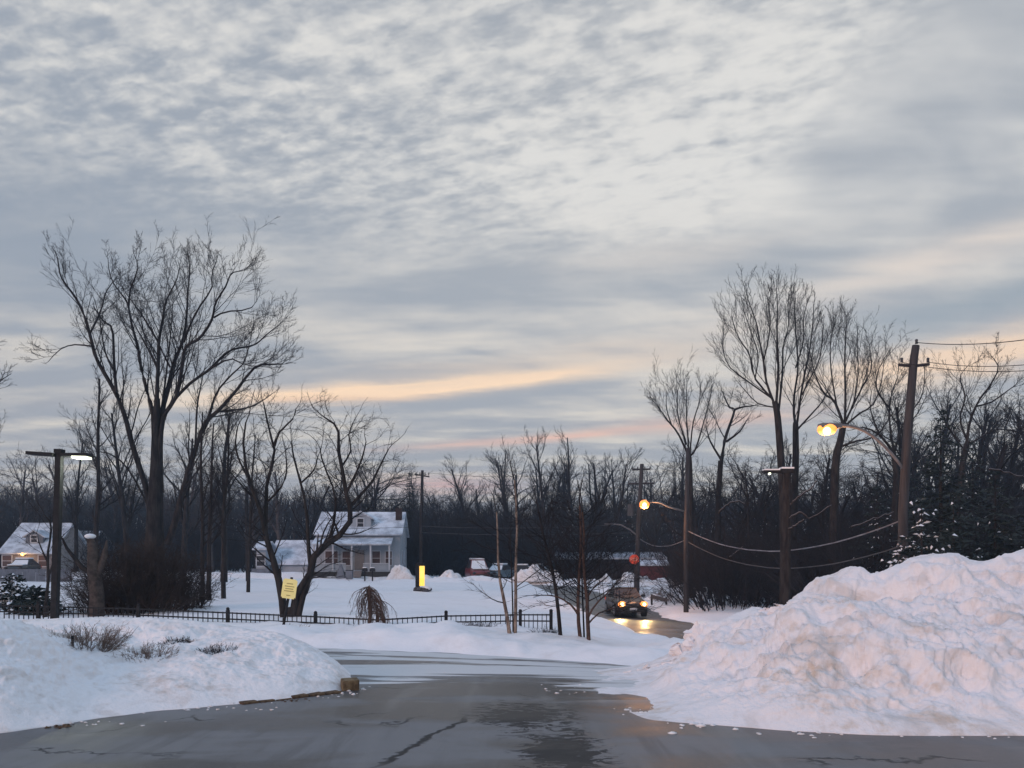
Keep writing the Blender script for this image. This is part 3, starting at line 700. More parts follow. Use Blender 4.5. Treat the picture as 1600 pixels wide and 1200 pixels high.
# --- V shaped tree by the yellow sign
PBv = [dict(kids=3.4, t0=.15, ang=42, abs=1.4, fall=.3, rr=.3, n=6, jit=.12, trop=.03, rmin=.008),
      dict(n=6, jit=.16, trop=.04, kids=7, t0=.2, ang=42, ratio=.45, fall=.4, rr=.5, rmin=.005, lead=1.),
      dict(n=4, jit=.18, trop=.03, kids=4, t0=.15, ang=42, ratio=.5, fall=.4, rr=.6, rmin=.0035),
      dict(n=3, jit=.16, trop=.02, kids=0, t0=.2, ang=40, ratio=.6, rr=.7, rmin=.003)]
traced('forked_tree', 'dark forked tree leaning both ways behind the yellow sign', 23.5, [
    (8, 7, [(456, 964), (456, 955), (455, 948)]),
    (6.5, 1.2, [(444, 966), (440, 930), (432, 892), (422, 860), (415, 835), (409, 805), (397, 770), (387, 742), (380, 700), (384, 660)]),
    (3.4, 1, [(415, 838), (416, 792), (415, 767), (422, 742), (427, 712), (429, 697), (421, 675), (416, 650), (412, 630)]),
    (2, .8, [(429, 697), (437, 675), (457, 655), (462, 640)]),
    (7, 1.2, [(458, 966), (463, 930), (485, 897), (490, 870), (510, 850), (530, 837), (547, 815), (547, 792), (541, 770), (535, 735), (529, 705), (529, 675), (522, 662), (507, 652)]),
    (5, 3.5, [(466, 964), (474, 930), (484, 903), (488, 885)]),
    (3.6, 1, [(486, 892), (482, 855), (481, 830), (478, 790), (470, 755), (460, 720), (455, 690)]),
    (3, .9, [(546, 792), (562, 775), (582, 752), (595, 725), (607, 702)]),
    (2, .8, [(530, 838), (522, 815), (512, 800)]),
    (2.4, .8, [(512, 850), (525, 800), (520, 760), (505, 725), (500, 700)]),
    (2.2, .8, [(541, 770), (556, 740), (566, 715), (572, 690)]),
    (2.2, .8, [(402, 780), (388, 770), (375, 755), (362, 740)]),
    (2.0, .8, [(387, 745), (372, 715), (368, 690), (372, 665)]),
    (1.8, .8, [(417, 785), (440, 760), (448, 735), (446, 705)]),
    (1.6, .8, [(470, 755), (490, 735), (496, 715)]),
    (1.6, .8, [(533, 730), (548, 705), (545, 680), (552, 660)]),
], 21, PBv, depth=1.6, dens=1.0)

# ---------------------------------------------------------------- generic bare trees, shared by copies
def gen_tree(seed, H, r, style):
    T = Tree(seed)
    if style == 'up':
        par = [dict(n=9, jit=.04, trop=.03, kids=17, t0=.26, ang=34, ratio=.42, fall=.55, rr=.5, rmin=.02),
               dict(n=6, jit=.1, trop=.10, kids=7, t0=.15, ang=32, ratio=.45, fall=.4, rr=.5, rmin=.012),
               dict(n=4, jit=.12, trop=.08, kids=6, t0=.1, ang=34, ratio=.5, rr=.6, rmin=.009),
               dict(n=3, jit=.12, trop=.06, kids=3, t0=.1, ang=34, ratio=.6, rr=.7, rmin=.008),
               dict(n=2, jit=.1, trop=.03)]
    elif style == 'round':
        par = [dict(n=6, jit=.06, trop=.02, kids=13, t0=.3, ang=48, ratio=.62, fall=.35, rr=.5, rmin=.02),
               dict(n=6, jit=.15, trop=.07, kids=8, t0=.2, ang=42, ratio=.45, fall=.4, rr=.5, rmin=.012),
               dict(n=4, jit=.16, trop=.04, kids=6, t0=.1, ang=42, ratio=.5, rr=.6, rmin=.009),
               dict(n=3, jit=.16, trop=.03, kids=3, t0=.1, ang=40, ratio=.6, rr=.7, rmin=.008),
               dict(n=2, jit=.14, trop=.02)]
    else:  # slender
        par = [dict(n=10, jit=.03, trop=.02, kids=22, t0=.3, ang=40, ratio=.22, fall=.5, rr=.4, rmin=.014),
               dict(n=5, jit=.1, trop=.10, kids=6, t0=.15, ang=36, ratio=.5, fall=.4, rr=.5, rmin=.01),
               dict(n=4, jit=.12, trop=.08, kids=5, t0=.1, ang=36, ratio=.5, rr=.6, rmin=.008),
               dict(n=2, jit=.12, trop=.05)]
    T.grow((0, 0, -.3), (0, 0, 1), H*(.8 if style != 'round' else .6), r, 0, par)
    return T
PROTO = {}
for k, (st, H, r, sd_) in {'up1': ('up', 15, .26, 31), 'up2': ('up', 15, .24, 32), 'up3': ('up', 15, .28, 33), 'rd1': ('round', 13, .26, 34), 'rd2': ('round', 13, .24, 35),
                         'sl1': ('slender', 14, .16, 37), 'sl2': ('slender', 14, .15, 38), 'sl3': ('slender', 14, .17, 39)}.items():
    T = gen_tree(sd_, H, r, st)
    V, Fq = T.arrays(0, 2, 5); V2, F2 = T.arrays(2, max(T.lv)+1, 3)
    tm = bpy.data.meshes.new('trunk'); cm = bpy.data.meshes.new('crown')
    PROTO[k] = (T, (V, Fq), (V2, F2), float(max(V[:, 2].max(), V2[:, 2].max())))
_cache = {}
def tree_mesh(k, which, twig):
    key = (k, which, twig)
    if key not in _cache:
        T, a, b, H = PROTO[k]
        if which == 'trunk': V, Fq = a; m = M_['bark']
        elif which == 'crown': V, Fq = b; m = M_[twig]
        else: V = np.concatenate([a[0], b[0]]); Fq = np.concatenate([a[1], b[1]+len(a[0])]); m = M_[twig]
        o = mesh_obj('tmp', V, Fq, m); _cache[key] = o.data; bpy.data.objects.remove(o)
    return _cache[key]
rngT = random.Random(99)
def put_tree(k, u, Y, vtop, label, group, twig='twig', parts=True, name='bare_tree', wide=1., lean=0.):
    q = P(u, 850, Y); z = gz(q.x, Y); H = P(u, vtop, Y).z-z; s = H/PROTO[k][3]
    if parts:
        r_ = thing(name, label, 'bare tree', (q.x, Y, z), rngT.uniform(0, 6.28), group)
        for w_ in ('trunk', 'crown'):
            c = bpy.data.objects.new(w_, tree_mesh(k, w_, twig)); C.objects.link(c); c.parent = r_
    else:
        r_ = bpy.data.objects.new(name, tree_mesh(k, 'all', twig)); C.objects.link(r_)
        r_.location = (q.x, Y, z); r_.rotation_euler = (0, 0, rngT.uniform(0, 6.28)); tag(r_, label, 'bare tree', group)
    r_.scale = (s*wide, s*wide, s); r_.rotation_euler[1] = lean
    return r_
up = ['up1', 'up2', 'up3']; rd = ['rd1', 'rd2']; sl_ = ['sl1', 'sl2', 'sl3']
# left: individually placed
for k, u, Y, vt, lab, wd_ in [
    ('sl1', 147, 46, 560, 'slim bare tree just right of the lamp post, left of the tallest tree', 1.1),
    ('up1', 118, 70, 640, 'thin bare tree seen behind the lit head of the lamp post', .8),
    ('sl2', 316, 33, 610, 'leftmost of the slender trunks standing in the snowy field', 1.),
    ('sl3', 327, 34, 625, 'second slender trunk in the snowy field, thinner than its neighbours', 1.),
    ('sl1', 349, 36, 615, 'third slender trunk in the snowy field, thickest of the row', 1.),
    ('sl2', 388, 42, 650, 'slender trunk furthest back in the row, standing by the kerb of the far street', 1.),
    ('up3', -120, 34, 500, 'bare tree cut by the left edge of the frame', 1.1),
    ('rd1', 575, 92, 688, 'round dense crown rising behind the dormer house', 1.25),
    ('rd2', 545, 95, 700, 'dense crown beside the rounder one behind the dormer house', 1.2),
    ('up2', 520, 98, 715, 'bare tree behind the left half of the dormer house roof', 1.),
    ('rd2', 470, 92, 700, 'bare tree between the dormer house and the forked tree', 1.),
    ('up2', 200, 60, 600, 'bare tree seen between the stems of the tallest tree', 1.),
    ('up3', 285, 58, 640, 'bare tree behind the slender trunks in the field', 1.),
    ('up1', 350, 62, 590, 'bare tree behind the third slender trunk', 1.),
    ('up3', 740, 112, 708, 'bare broom-headed tree right of the thin utility pole', 1.1),
    ('up1', 800, 105, 690, 'bare tree at the left of the central treetops', 1.),
    ('up2', 858, 100, 661, 'tallest treetop in the middle of the woods', 1.),
    ('up3', 900, 108, 690, 'bare tree right of the tallest central treetop', 1.),
    ('sl2', 787, 104, 680, 'thin spire of a tree at the left of the central treetops', 1.),
    ('sl3', 893, 103, 660, 'thin spire of a tree beside the tallest central treetop', 1.),
    ('up1', 960, 100, 690, 'bare tree rising behind the crossarm pole', 1.),
    ('rd2', 1015, 95, 700, 'bare rounded tree between the two lamp poles', 1.),
]:
    put_tree(k, u, Y, vt, lab, None, 'twig', True, wide=wd_)
def row(n, u0, u1, Y0, Y1, v0, v1, kinds, label, group, twig='twig', wide=1.15, name='bare_tree'):
    for i in range(n):
        u = u0+(u1-u0)*(i+rngT.random())/n; Y = rngT.uniform(Y0, Y1)
        put_tree(rngT.choice(kinds), u, Y, rngT.uniform(v0, v1), label, group, twig, False, name, wide*rngT.uniform(.85, 1.2))
row(16, -60, 480, 85, 115, 690, 760, up+rd, 'bare tree in the woods behind the houses on the left', 'bare trees in the woods behind the left houses', 'twig_grey')
row(20, -80, 660, 120, 165, 725, 770, up+rd, 'far bare tree on the added rise behind the houses', 'far bare trees behind the houses', 'twig_grey', 1.3)
row(12, 650, 780, 110, 160, 745, 785, up+rd, 'low bare tree on the skyline right of the thin utility pole', 'low skyline trees in the middle', 'twig', 1.4)
row(26, 770, 1100, 100, 150, 700, 760, up+rd+sl_, 'bare tree in the woods beyond the junction', 'bare trees in the woods beyond the junction', 'twig', 1.25)
row(18, 1060, 1420, 60, 110, 660, 750, up+rd, 'bare tree deep in the woods right of the street', 'bare trees deep in the right woods', 'twig', 1.2)
row(26, 1400, 1740, 50, 100, 585, 690, up+rd, 'bare tree in the woods at the far right', 'bare trees in the far right woods', 'twig', 1.15)
row(14, 1085, 1500, 40, 60, 700, 800, sl_+rd, 'low bare tree at the edge of the right woods', 'edge trees of the right woods', 'twig', 1.4)
row(16, 1880, 2700, 25, 80, 480, 650, up+rd, 'bare tree in the woods beyond the right edge of the frame', 'trees past the right edge', 'twig', 1.1)
row(12, -1000, -170, 35, 90, 450, 680, up+rd, 'bare tree beyond the left edge of the frame', 'trees past the left edge', 'twig', 1.1)

# ---------------------------------------------------------------- brush, shrubs, evergreens
def brush(seed, H, W, n, lean=.9, r=.012, par=None):
    T = Tree(seed); rng = T.rng
    par = par or [dict(n=5, jit=.13, trop=.0, kids=7, t0=.15, ang=35, ratio=.45, rr=.6, rmin=.006),
           dict(n=4, jit=.16, trop=.02, kids=4, t0=.1, ang=38, ratio=.5, rr=.6, rmin=.005),
           dict(n=2, jit=.16, trop=.02)]
    for i in range(n):
        a = rng.uniform(0, 6.28); q = rng.random()**.5*W*.5
        T.grow((q*math.cos(a), q*math.sin(a), -.1), Vector((math.cos(a)*lean*q/W*2, math.sin(a)*lean*q/W*2, 1)).normalized()[:], H*rng.uniform(.6, 1.05), r*rng.uniform(.7, 1.4), 0, par)
    return T
brushmesh = []
for sd_ in (41, 42, 43):
    T = brush(sd_, 3.6, 4.5, 70, 1.0, .022)
    V, Fq = T.arrays(0, 3, 3); o = mesh_obj('tmp', V, Fq, M_['twig']); brushmesh.append(o.data); bpy.data.objects.remove(o)
def put_brush(x, y, s, label, group, zs=1.):
    o = bpy.data.objects.new('bare_bush', rngT.choice(brushmesh)); C.objects.link(o)
    o.location = (x, y, gz(x, y)-.1); o.rotation_euler = (0, 0, rngT.uniform(0, 6.28)); o.scale = (s, s, s*zs)
    tag(o, label, 'bush', group)
for i in range(72):      # right woods understorey
    Y = rngT.uniform(36, 78); u = rngT.uniform(1075 if Y > 43 else 1130, 1720); q = P(u, 900, Y)
    if q.x-street_c(Y) < 2.6: continue
    put_brush(q.x, Y, rngT.uniform(.9, 1.5), 'leafless bush in the dark understorey right of the street', 'understorey bushes of the right woods', rngT.uniform(.9, 1.4))
for i in range(64):
    Y = rngT.uniform(88, 125); u = rngT.uniform(620, 1120); q = P(u, 900, Y)
    put_brush(q.x, Y, rngT.uniform(1.2, 2.), 'leafless bush at the foot of the woods beyond the junction', 'bushes under the far middle woods', rngT.uniform(1., 1.6))
for i in range(48):
    Y = rngT.uniform(88, 125); u = rngT.uniform(-80, 640); q = P(u, 900, Y)
    put_brush(q.x, Y, rngT.uniform(1.2, 1.9), 'leafless bush in the woods behind the houses', 'bushes behind the houses', rngT.uniform(1., 1.5))
# far wood on the added rise: one mass nobody could count
def far_wood():
    rs = np.random.RandomState(5); Kt = 26000
    Y = rs.uniform(112, 185, Kt); u = rs.uniform(-500, 2100, Kt); X = (u-800)/F*Y
    z = G(X, Y); H = rs.uniform(2.5, 6.5, Kt)
    pts = np.zeros((Kt, 3, 3)); ln = rs.normal(0, .9, (Kt, 2))
    pts[:, 0] = np.stack([X, Y, z-.3], -1); pts[:, 1] = np.stack([X+ln[:, 0]*.5, Y, z+H*.55], -1); pts[:, 2] = np.stack([X+ln[:, 0]*1.3, Y+ln[:, 1], z+H], -1)
    rad = np.stack([rs.uniform(.05, .16, Kt), rs.uniform(.03, .09, Kt), np.full(Kt, .01)], -1)
    V, Fq = tubes(list(zip(pts, rad)), 3)
    # cross twigs
    K2 = 30000; Y = rs.uniform(112, 180, K2); u = rs.uniform(-500, 2100, K2); X = (u-800)/F*Y; z = G(X, Y)+rs.uniform(.5, 6, K2)
    p2 = np.zeros((K2, 2, 3)); d = rs.normal(0, 1., (K2, 3)); d[:, 2] = np.abs(d[:, 2])+.3
    p2[:, 0] = np.stack([X, Y, z], -1); p2[:, 1] = p2[:, 0]+d*.9
    V2, F2 = tubes(list(zip(p2, np.tile(np.array([.035, .01]), (K2, 1)))), 3)
    o = mesh_obj('far_wood', np.concatenate([V, V2]), np.concatenate([Fq, F2+len(V)]), M_['twig'])
    tag(o, 'far leafless wood closing the view behind everything, one dark mass', kind='stuff')
far_wood()
# evergreens
def evergreen(seed, H, W, snow=.0, layers=26, dens=1.):
    rng = random.Random(seed); nv = []; nf = []; sv = []; sf = []
    for li in range(layers):
        t = li/(layers-1); z = H*(.06+.93*t); wr = W*.5*(1-t)**.8*rng.uniform(.8, 1.1)+.12
        nb = max(5, int(15*(1-t)*dens)+4)
        for b in range(nb):
            a = rng.uniform(0, 6.28); L = wr*rng.uniform(.65, 1.15); dr = rng.uniform(.1, .45)
            ca, sa = math.cos(a), math.sin(a); nn = max(5, int(L*13))
            for q in range(nn):
                f = (q+rng.random())/nn; d = L*f; zz_ = z-d*dr+.25*d*d/(L+.1)*.5+rng.gauss(0, .05)
                off = rng.gauss(0, .16*(1-f*.5)); x = ca*d-sa*off; y = sa*d+ca*off
                wl = rng.uniform(.10, .22); wa = a+rng.uniform(-1.2, 1.2); ex, ey = math.cos(wa)*wl, math.sin(wa)*wl; dz_ = rng.uniform(-.09, .03)
                px, py = -math.sin(wa)*wl*.33, math.cos(wa)*wl*.33
                k = len(nv); tz = rng.uniform(-.06, .06)
                nv += [(x-px, y-py, zz_-tz), (x+px, y+py, zz_+tz), (x+ex, y+ey, zz_+dz_)]; nf.append((k, k+1, k+2))
                if rng.random() < snow*(1.2-t*.7):
                    k = len(sv); h = .035
                    g_ = rng.uniform(.35, 1.0)
                    sv += [(x-px*g_*1.6, y-py*g_*1.6, zz_+h), (x+px*g_*1.6, y+py*g_*1.6, zz_+h), (x+ex*g_, y+ey*g_, zz_+dz_+h), (x+ex*.2, y+ey*.2, zz_+h+.05)]
                    sf += [(k, k+1, k+3), (k+1, k+2, k+3), (k+2, k, k+3)]
    tr = MB().tube([(0, 0, -.2), (0, 0, H*.5), (0, 0, H*.97)], [H*.018, H*.01, .01], 6)
    return (tr, nv, nf, sv, sf)
def put_ever(seed, u, Y, vtop, W, snow, label, dens=1., z=None):
    q = P(u, 850, Y); z = gz(q.x, Y) if z is None else z; H = P(u, vtop, Y).z-z
    r_ = thing('evergreen_tree', label, 'evergreen', (q.x, Y, z))
    tr, nv, nf, sv, sf = evergreen(seed, H, W, snow, max(12, int(H*3.2)), dens)
    tr.build('trunk', M_['bark'], r_)
    mesh_obj('crown', nv, np.array(nf), M_['needles'], r_, False)
    if sv: tag(mesh_obj('snow_load', sv, np.array(sf), M_['snow_clean'], r_, False), kind='stuff')
    return r_
put_ever(51, 640, 96, 738, 6.5, .0, 'dark narrow evergreen just left of the thin utility pole', 1.3)
put_ever(52, 1470, 34, 640, 4.6, .0, 'tall dark evergreen right of the big utility pole', 1.3)
put_ever(53, 1440, 23.5, 780, 3.6, .35, 'snow laden evergreen above the snow pile, left of its neighbours', 1.3)
put_ever(54, 1490, 27, 770, 3.4, .01, 'dark evergreen standing second from the snow laden one', 1.4)
put_ever(55, 1555, 30, 735, 4.2, .01, 'broad dark evergreen near the right edge of the woods', 1.4)
put_ever(56, 1625, 28, 742, 4.2, .01, 'dark evergreen cut by the right edge of the frame', 1.4)
put_ever(57, 1520, 44, 690, 5.2, .01, 'dark evergreen behind the broad one near the right edge', 1.3)
put_ever(58, 1370, 40, 760, 4., .05, 'low evergreen between the bright lamp and the big pole', 1.3)
put_ever(59, 1410, 58, 700, 5., .02, 'evergreen deep in the woods behind the big utility pole', 1.3)
put_ever(60, 905, 98, 760, 7., .02, 'dark evergreen in the woods above the low brown building', 1.3)
put_ever(61, 985, 96, 770, 6., .02, 'dark evergreen in the woods behind the crossarm pole', 1.3)
put_ever(62, 1160, 58, 800, 5., .04, 'evergreen in the right woods between the two lamp poles', 1.2)
put_ever(65, 700, 100, 800, 6.5, .0, 'dark evergreen low on the right of the thin utility pole', 1.3)
put_ever(63, 22, 27, 900, 2.6, .25, 'low snow dusted evergreen shrub left of the lamp post')
put_ever(64, 60, 25.5, 918, 1.8, .05, 'small dark conical shrub beside the lamp post base')
# --- dense thicket left
T = Tree(70); rng = T.rng
parT = [dict(n=6, jit=.16, trop=-.03, kids=8, t0=.1, ang=40, ratio=.4, rr=.6, rmin=.006), dict(n=4, jit=.2, trop=-.02, kids=4, t0=.1, ang=42, ratio=.5, rr=.6, rmin=.005), dict(n=2, jit=.2, trop=-.01)]
q0 = P(218, 940, 27)
for i in range(620):
    X = rng.gauss(0, 1.1); Yq = rng.uniform(-1.3, 1.8)
    if abs(X) > 1.75: X = rng.uniform(-1.7, 1.7)
    hh = 2.55*math.sqrt(max(.08, 1-(X/2.)**2))*rng.uniform(.5, 1.05)
    T.grow((X, Yq, -.1), Vector((X*.25+rng.gauss(0, .2), rng.gauss(0, .2), 1)).normalized()[:], hh, .014, 0, parT)
r_ = mesh_obj('thicket', *T.arrays(0, 3, 3), M_['thicket']); r_.location = (q0.x, 27, gz(q0.x, 27)); tag(r_, 'dense brown thicket tangled round the foot of the tallest tree', 'thicket')
# --- broken stump with snow cap and leaning limb
q0 = P(152, 945, 25); r_ = thing('broken_tree', 'pale broken trunk with a snow cap at the left end of the thicket', 'dead tree', (q0.x, 25, gz(q0.x, 25)))
zt = P(152, 838, 25).z-r_.location.z
MB().tube([(-.05, 0, -.2), (0, 0, .5), (-.1, 0, zt*.55), (-.12, 0, zt*.8), (-.22, 0, zt*.97)], [.26, .22, .2, .17, .10], 10).tube([(0, 0, zt*.5), (.22, 0, zt*.75), (.28, .05, zt*.95)], [.13, .1, .03], 8).build('trunk', mat('bark_dead', (.085, .07, .065), .9, .1, varc=(.04, .034, .033), vscale=5, bump=1., bscale=14), r_, True)
MB().tube([(-.1, 0, zt*.5), (-.5, 0, zt*.62), (-.95, 0, zt*.85), (-1.1, 0, zt*.98)], [.09, .075, .05, .03], 7).build('leaning_limb', M_['bark'], r_, True)
MB().ball((-.22, 0, zt*1.0), .17, 10, 6, (1, 1, .5)).build('snow_cap', M_['snow_clean'], r_, True)
# --- little tree beside the lamp post
traced('small_tree', 'thin dark small tree right behind the lamp post', 24, [
    (3, 2, [(70, 962), (73, 930), (76, 900)]), (2.2, .8, [(76, 902), (74, 870), (78, 845), (80, 820), (70, 805)]), (1.8, .7, [(76, 900), (86, 870), (90, 850), (100, 835)]),
    (1.6, .7, [(75, 880), (66, 860), (60, 845)])], 71, PBv, depth=.8, dens=.7)
# --- young trees right of the fence
PY = [dict(kids=9, t0=.30, ang=62, abs=1.35, fall=.45, rr=.35, n=6, jit=.1, trop=.0, rmin=.007),
      dict(n=6, jit=.09, trop=.04, kids=6, t0=.25, ang=34, ratio=.5, fall=.4, rr=.55, rmin=.005, lead=.8),
      dict(n=4, jit=.12, trop=.03, kids=3, t0=.15, ang=32, ratio=.55, rr=.7, rmin=.0042), dict(n=2, jit=.1, trop=.02)]
def young(label, Y, limbs, seed, bark, dens=1., group=None, twig='twig'):
    return traced('young_tree', label, Y, limbs, seed, PY, .6, dens, group, 1., 'young tree', bark, twig)
young('pale barked young tree leaning left, first of the clump near the fence end', 18.5, [(3.6, 3.2, [(797, 1001), (796, 992)]), (3.4, 1.1, [(797, 996), (792, 960), (785, 925), (779, 890), (778, 840), (776, 800)])], 81, 'bark_pale', .25)
young('thin dark young tree between two pale trunks near the fence end', 18.7, [(1.4, 1.2, [(802, 1000), (802, 990)]), (1.4, .7, [(802, 992), (801, 940), (799, 880), (797, 830)])], 82, 'bark', .2)
young('pale barked young tree standing straight, second pale trunk near the fence end', 18.6, [(3.2, 3, [(805, 1000), (805, 992)]), (3.1, 1.3, [(805, 994), (806, 940), (806, 880), (808, 820), (804, 750)])], 83, 'bark_pale', .3)
young('dark young tree leaning left, alone between the two clumps', 18.2, [(3.4, 3.2, [(876, 1002), (875, 994)]), (3.4, 1.2, [(876, 996), (872, 950), (866, 905), (858, 870), (850, 840), (842, 800)])], 84, 'bark', 1.3)
young('pale barked young tree, left trunk of the right clump', 17.6, [(3.2, 3, [(907, 1007), (907, 999)]), (3.2, 1.5, [(907, 1000), (903, 955), (905, 900), (908, 850), (906, 790)]), (2, .8, [(903, 960), (892, 945), (870, 932), (850, 930)])], 85, 'bark_red', 1.)
young('thin dark young tree in the middle of the right clump', 17.7, [(1.6, 1.4, [(913, 1008), (913, 1000)]), (1.6, .8, [(913, 1001), (911, 950), (909, 900), (907, 850)])], 86, 'bark', .8)
young('dark barked young tree, right trunk of the right clump with wide side branches', 17.5, [(3.8, 3.4, [(921, 1010), (920, 1002)]), (3.4, 1.5, [(920, 1003), (918, 960), (917, 930), (911, 880), (913, 840), (910, 800)]),
    (1.7, .6, [(919, 965), (930, 945), (946, 930), (962, 912), (975, 898)]), (1.5, .6, [(919, 975), (936, 958), (960, 950), (985, 940)]), (1.4, .6, [(917, 935), (930, 915), (945, 905)])], 87, 'bark_red', 1.2)
# --- shrubs poking out of the left bank
parS = [dict(n=5, jit=.13, trop=.0, kids=7, t0=.1, ang=28, ratio=.45, rr=.6, rmin=.0028), dict(n=4, jit=.16, trop=.02, kids=2, t0=.1, ang=30, ratio=.5, rr=.7, rmin=.0022), dict(n=2, jit=.15, trop=.0)]
def shrub(u, v, Y, H, W, n, label, Qs, m='shrub_twig', seed=0, r=.003, lean=1.2):
    q = P(u, v, Y); z = gz(q.x, Y)
    if Qs is not None: q = hit(Qs, u, v); z = q.z
    T = brush(seed, H, W, n, lean, r, parS)
    o = mesh_obj('shrub', *T.arrays(0, 3, 3), M_[m]); o.location = (q.x, q.y, z-.04); tag(o, label, 'shrub'); return o
shrub(136, 1003, 11.2, .40, .60, 150, 'largest bare shrub poking through the left snow bank', QB, seed=91)
shrub(230, 1020, 11.2, .30, .44, 120, 'second bare shrub on the left snow bank, right of the largest', QB, seed=92)
shrub(277, 998, 12.0, .20, .22, 170, 'small dark sprig in a hollow behind the second shrub', QB, 'twig', 93)
shrub(338, 1011, 11.2, .20, .30, 190, 'small dark sprig alone in a hollow on the bank top', QB, 'twig', 94)
shrub(62, 978, 12.6, .26, .6, 90, 'bare shrub behind the crest at the left end of the bank', None, 'twig_brown', 95)
for i, (u, Yb, W_, lab) in enumerate([(718, 20, .55, 'dark low shrub under the fence rail, left of a pair'), (752, 20, .6, 'dark low shrub under the fence rail, right of a pair'), (851, 19.2, .40, 'squat dark shrub at the foot of the fence end post')]):
    shrub(u, 980, Yb, .30, W_, 90, lab, None, 'twig', 96+i, .004)
shrub(455, 990, 18.5, .2, .9, 50, 'sparse twigs buried in the berm below the yellow sign', None, 'twig_brown', 99)
shrub(1020, 935, 52, 1.2, 2.2, 90, 'reddish brush on the verge right of the crossarm pole', None, 'twig_brown', 100, .008)
shrub(1045, 940, 48, 1.0, 1.6, 70, 'bare brush on the snowy verge at the edge of the woods', None, 'twig_brown', 101, .008)
q0 = hit(QB, 117, 1003); MB().tube([(0, 0, -.1), (0, 0, .10)], .016, 8).build('stake', M_['dark_metal']).location = q0
tag(bpy.data.objects['stake'], 'short dark stake beside the largest shrub', 'stake')
# --- weeping tree
q0 = P(577, 970, 20.2); z0 = gz(q0.x, 20.2)
T = Tree(110); rng = T.rng; Hw = P(575, 913, 20.2).z-z0
parW = [dict(n=8, jit=.15, trop=-.46, kids=6, t0=.25, ang=35, ratio=.35, rr=.5, rmin=.004, minz=-1), dict(n=4, jit=.15, trop=-.3, kids=3, t0=.1, ang=35, ratio=.5, rr=.6, rmin=.003, minz=-1), dict(n=2, jit=.1, trop=-.2)]
T.add(0, [(0, 0, -.2), (.03, 0, Hw*.4), (-.02, 0, Hw*.75), (.0, 0, Hw*.95)], [.05, .045, .045, .03])
for i in range(62):
    a = rng.uniform(0, 6.28); zb = Hw*rng.uniform(.72, .98)
    T.grow((0, 0, zb), (math.cos(a)*rng.uniform(.1,.42), math.sin(a)*.35, .28), rng.uniform(.5, 1.1), .009, 0, parW)
for i in range(16):
    T.grow((.05, 0, Hw*rng.uniform(.3, .7)), (1, rng.uniform(-.4, .4), .5), rng.uniform(.6, 1.0), .012, 0, parW)
r_ = thing('weeping_tree', 'small weeping tree with drooping brown branches by the fence', 'weeping tree', (q0.x, 20.2, z0))
T.build(r_, M_['twig_brown'], M_['twig_brown'], 1)

# ---------------------------------------------------------------- fence
FP = [(-230, 936, 21.5), (-85, 941, 21.5), (60, 945, 21.5), (216, 949, 21.5), (356, 955, 21.5), (493, 961, 21.2), (590, 966, 20.9), (697, 960, 21.6), (813, 958, 21.6), (861, 958, 21.0)]
pts = [P(*a) for a in FP]; f0 = pts[0].copy()
fence = thing('railing_fence', 'low black metal picket fence crossing behind the snow berm', 'fence', (f0.x, f0.y, gz(f0.x, f0.y)))
o0 = fence.location.copy()
post_m = MB().box((0, 0, -.45), (.085, .085, .96)).ball((0, 0, .06), .05).build('post', M_['dark_metal']).data; bpy.data.objects.remove(bpy.data.objects['post'])
pick_m = MB().box((0, 0, -.42), (.02, .02, .80)).build('picket', M_['dark_metal']).data; bpy.data.objects.remove(bpy.data.objects['picket'])
def inst(name, me, par, loc):
    o = bpy.data.objects.new(name, me); C.objects.link(o); o.parent = par; o.location = loc; return o
for p in pts: inst('post', post_m, fence, p-o0+Vector((0, 0, .0)))
for a, b in zip(pts, pts[1:]):
    for dz_ in (-.045, -.21, -.80):
        MB().box((0, 0, 0), (.045, (b-a).length-.09, .035)).build('rail', M_['dark_metal'], fence).location = (a+b)/2-o0+Vector((0, 0, dz_))
        r = fence.children[-1] if False else bpy.data.objects[[c.name for c in fence.children if c.name.startswith('rail')][-1]]
        d = b-a; r.rotation_euler = d.to_track_quat('Y', 'Z').to_euler()
    n = int((b-a).length/.128)
    for i in range(1, n): inst('picket', pick_m, fence, a+(b-a)*(i/n)-o0)

# ---------------------------------------------------------------- lamps
def point(name, loc, col, W, r=.1, parent=None):
    l = bpy.data.lights.new(name, 'POINT'); l.energy = W; l.color = col; l.shadow_soft_size = r
    o = bpy.data.objects.new(name, l); C.objects.link(o); o.location = loc
    if parent: o.parent = parent
    return o
# car-park post, left
Yp = 19.6; q = P(85, 965, Yp); z0 = gz(q.x, Yp); zt = P(85, 707, Yp).z-z0
TL = math.atan((P(90, 705, Yp).x-P(82, 965, Yp).x)/(P(90, 705, Yp).z-z0))
lp = thing('lamp_post', 'dark square lamp post with twin flat heads, right head lit', 'lamp post', (q.x, Yp, z0))
lp.rotation_euler = (0, TL, 0)
MB().box((0, 0, zt/2-.2), (.15, .15, zt+.4)).build('post', M_['dark_metal'], lp, bevel=.01)
MB().box((0, 0, zt+.03), (.19, .19, .10)).build('post_cap', M_['dark_metal'], lp, bevel=.01)
MB().box((-.42, 0, zt-.05), (.66, .30, .08), ry=R(2)).build('lamp_head', M_['dark_metal'], lp, bevel=.015)
MB().box((.42, 0, zt-.05), (.66, .30, .08), ry=R(-2)).build('lamp_head', M_['dark_metal'], lp, bevel=.015)
MB().box((.55, -.02, zt-.112), (.36, .27, .05)).build('lit_lens', M_['led'], lp, bevel=.01)
point('lamp_light', (.55, 0, zt-.3), (.95, 1., .75), 60, .12, lp)
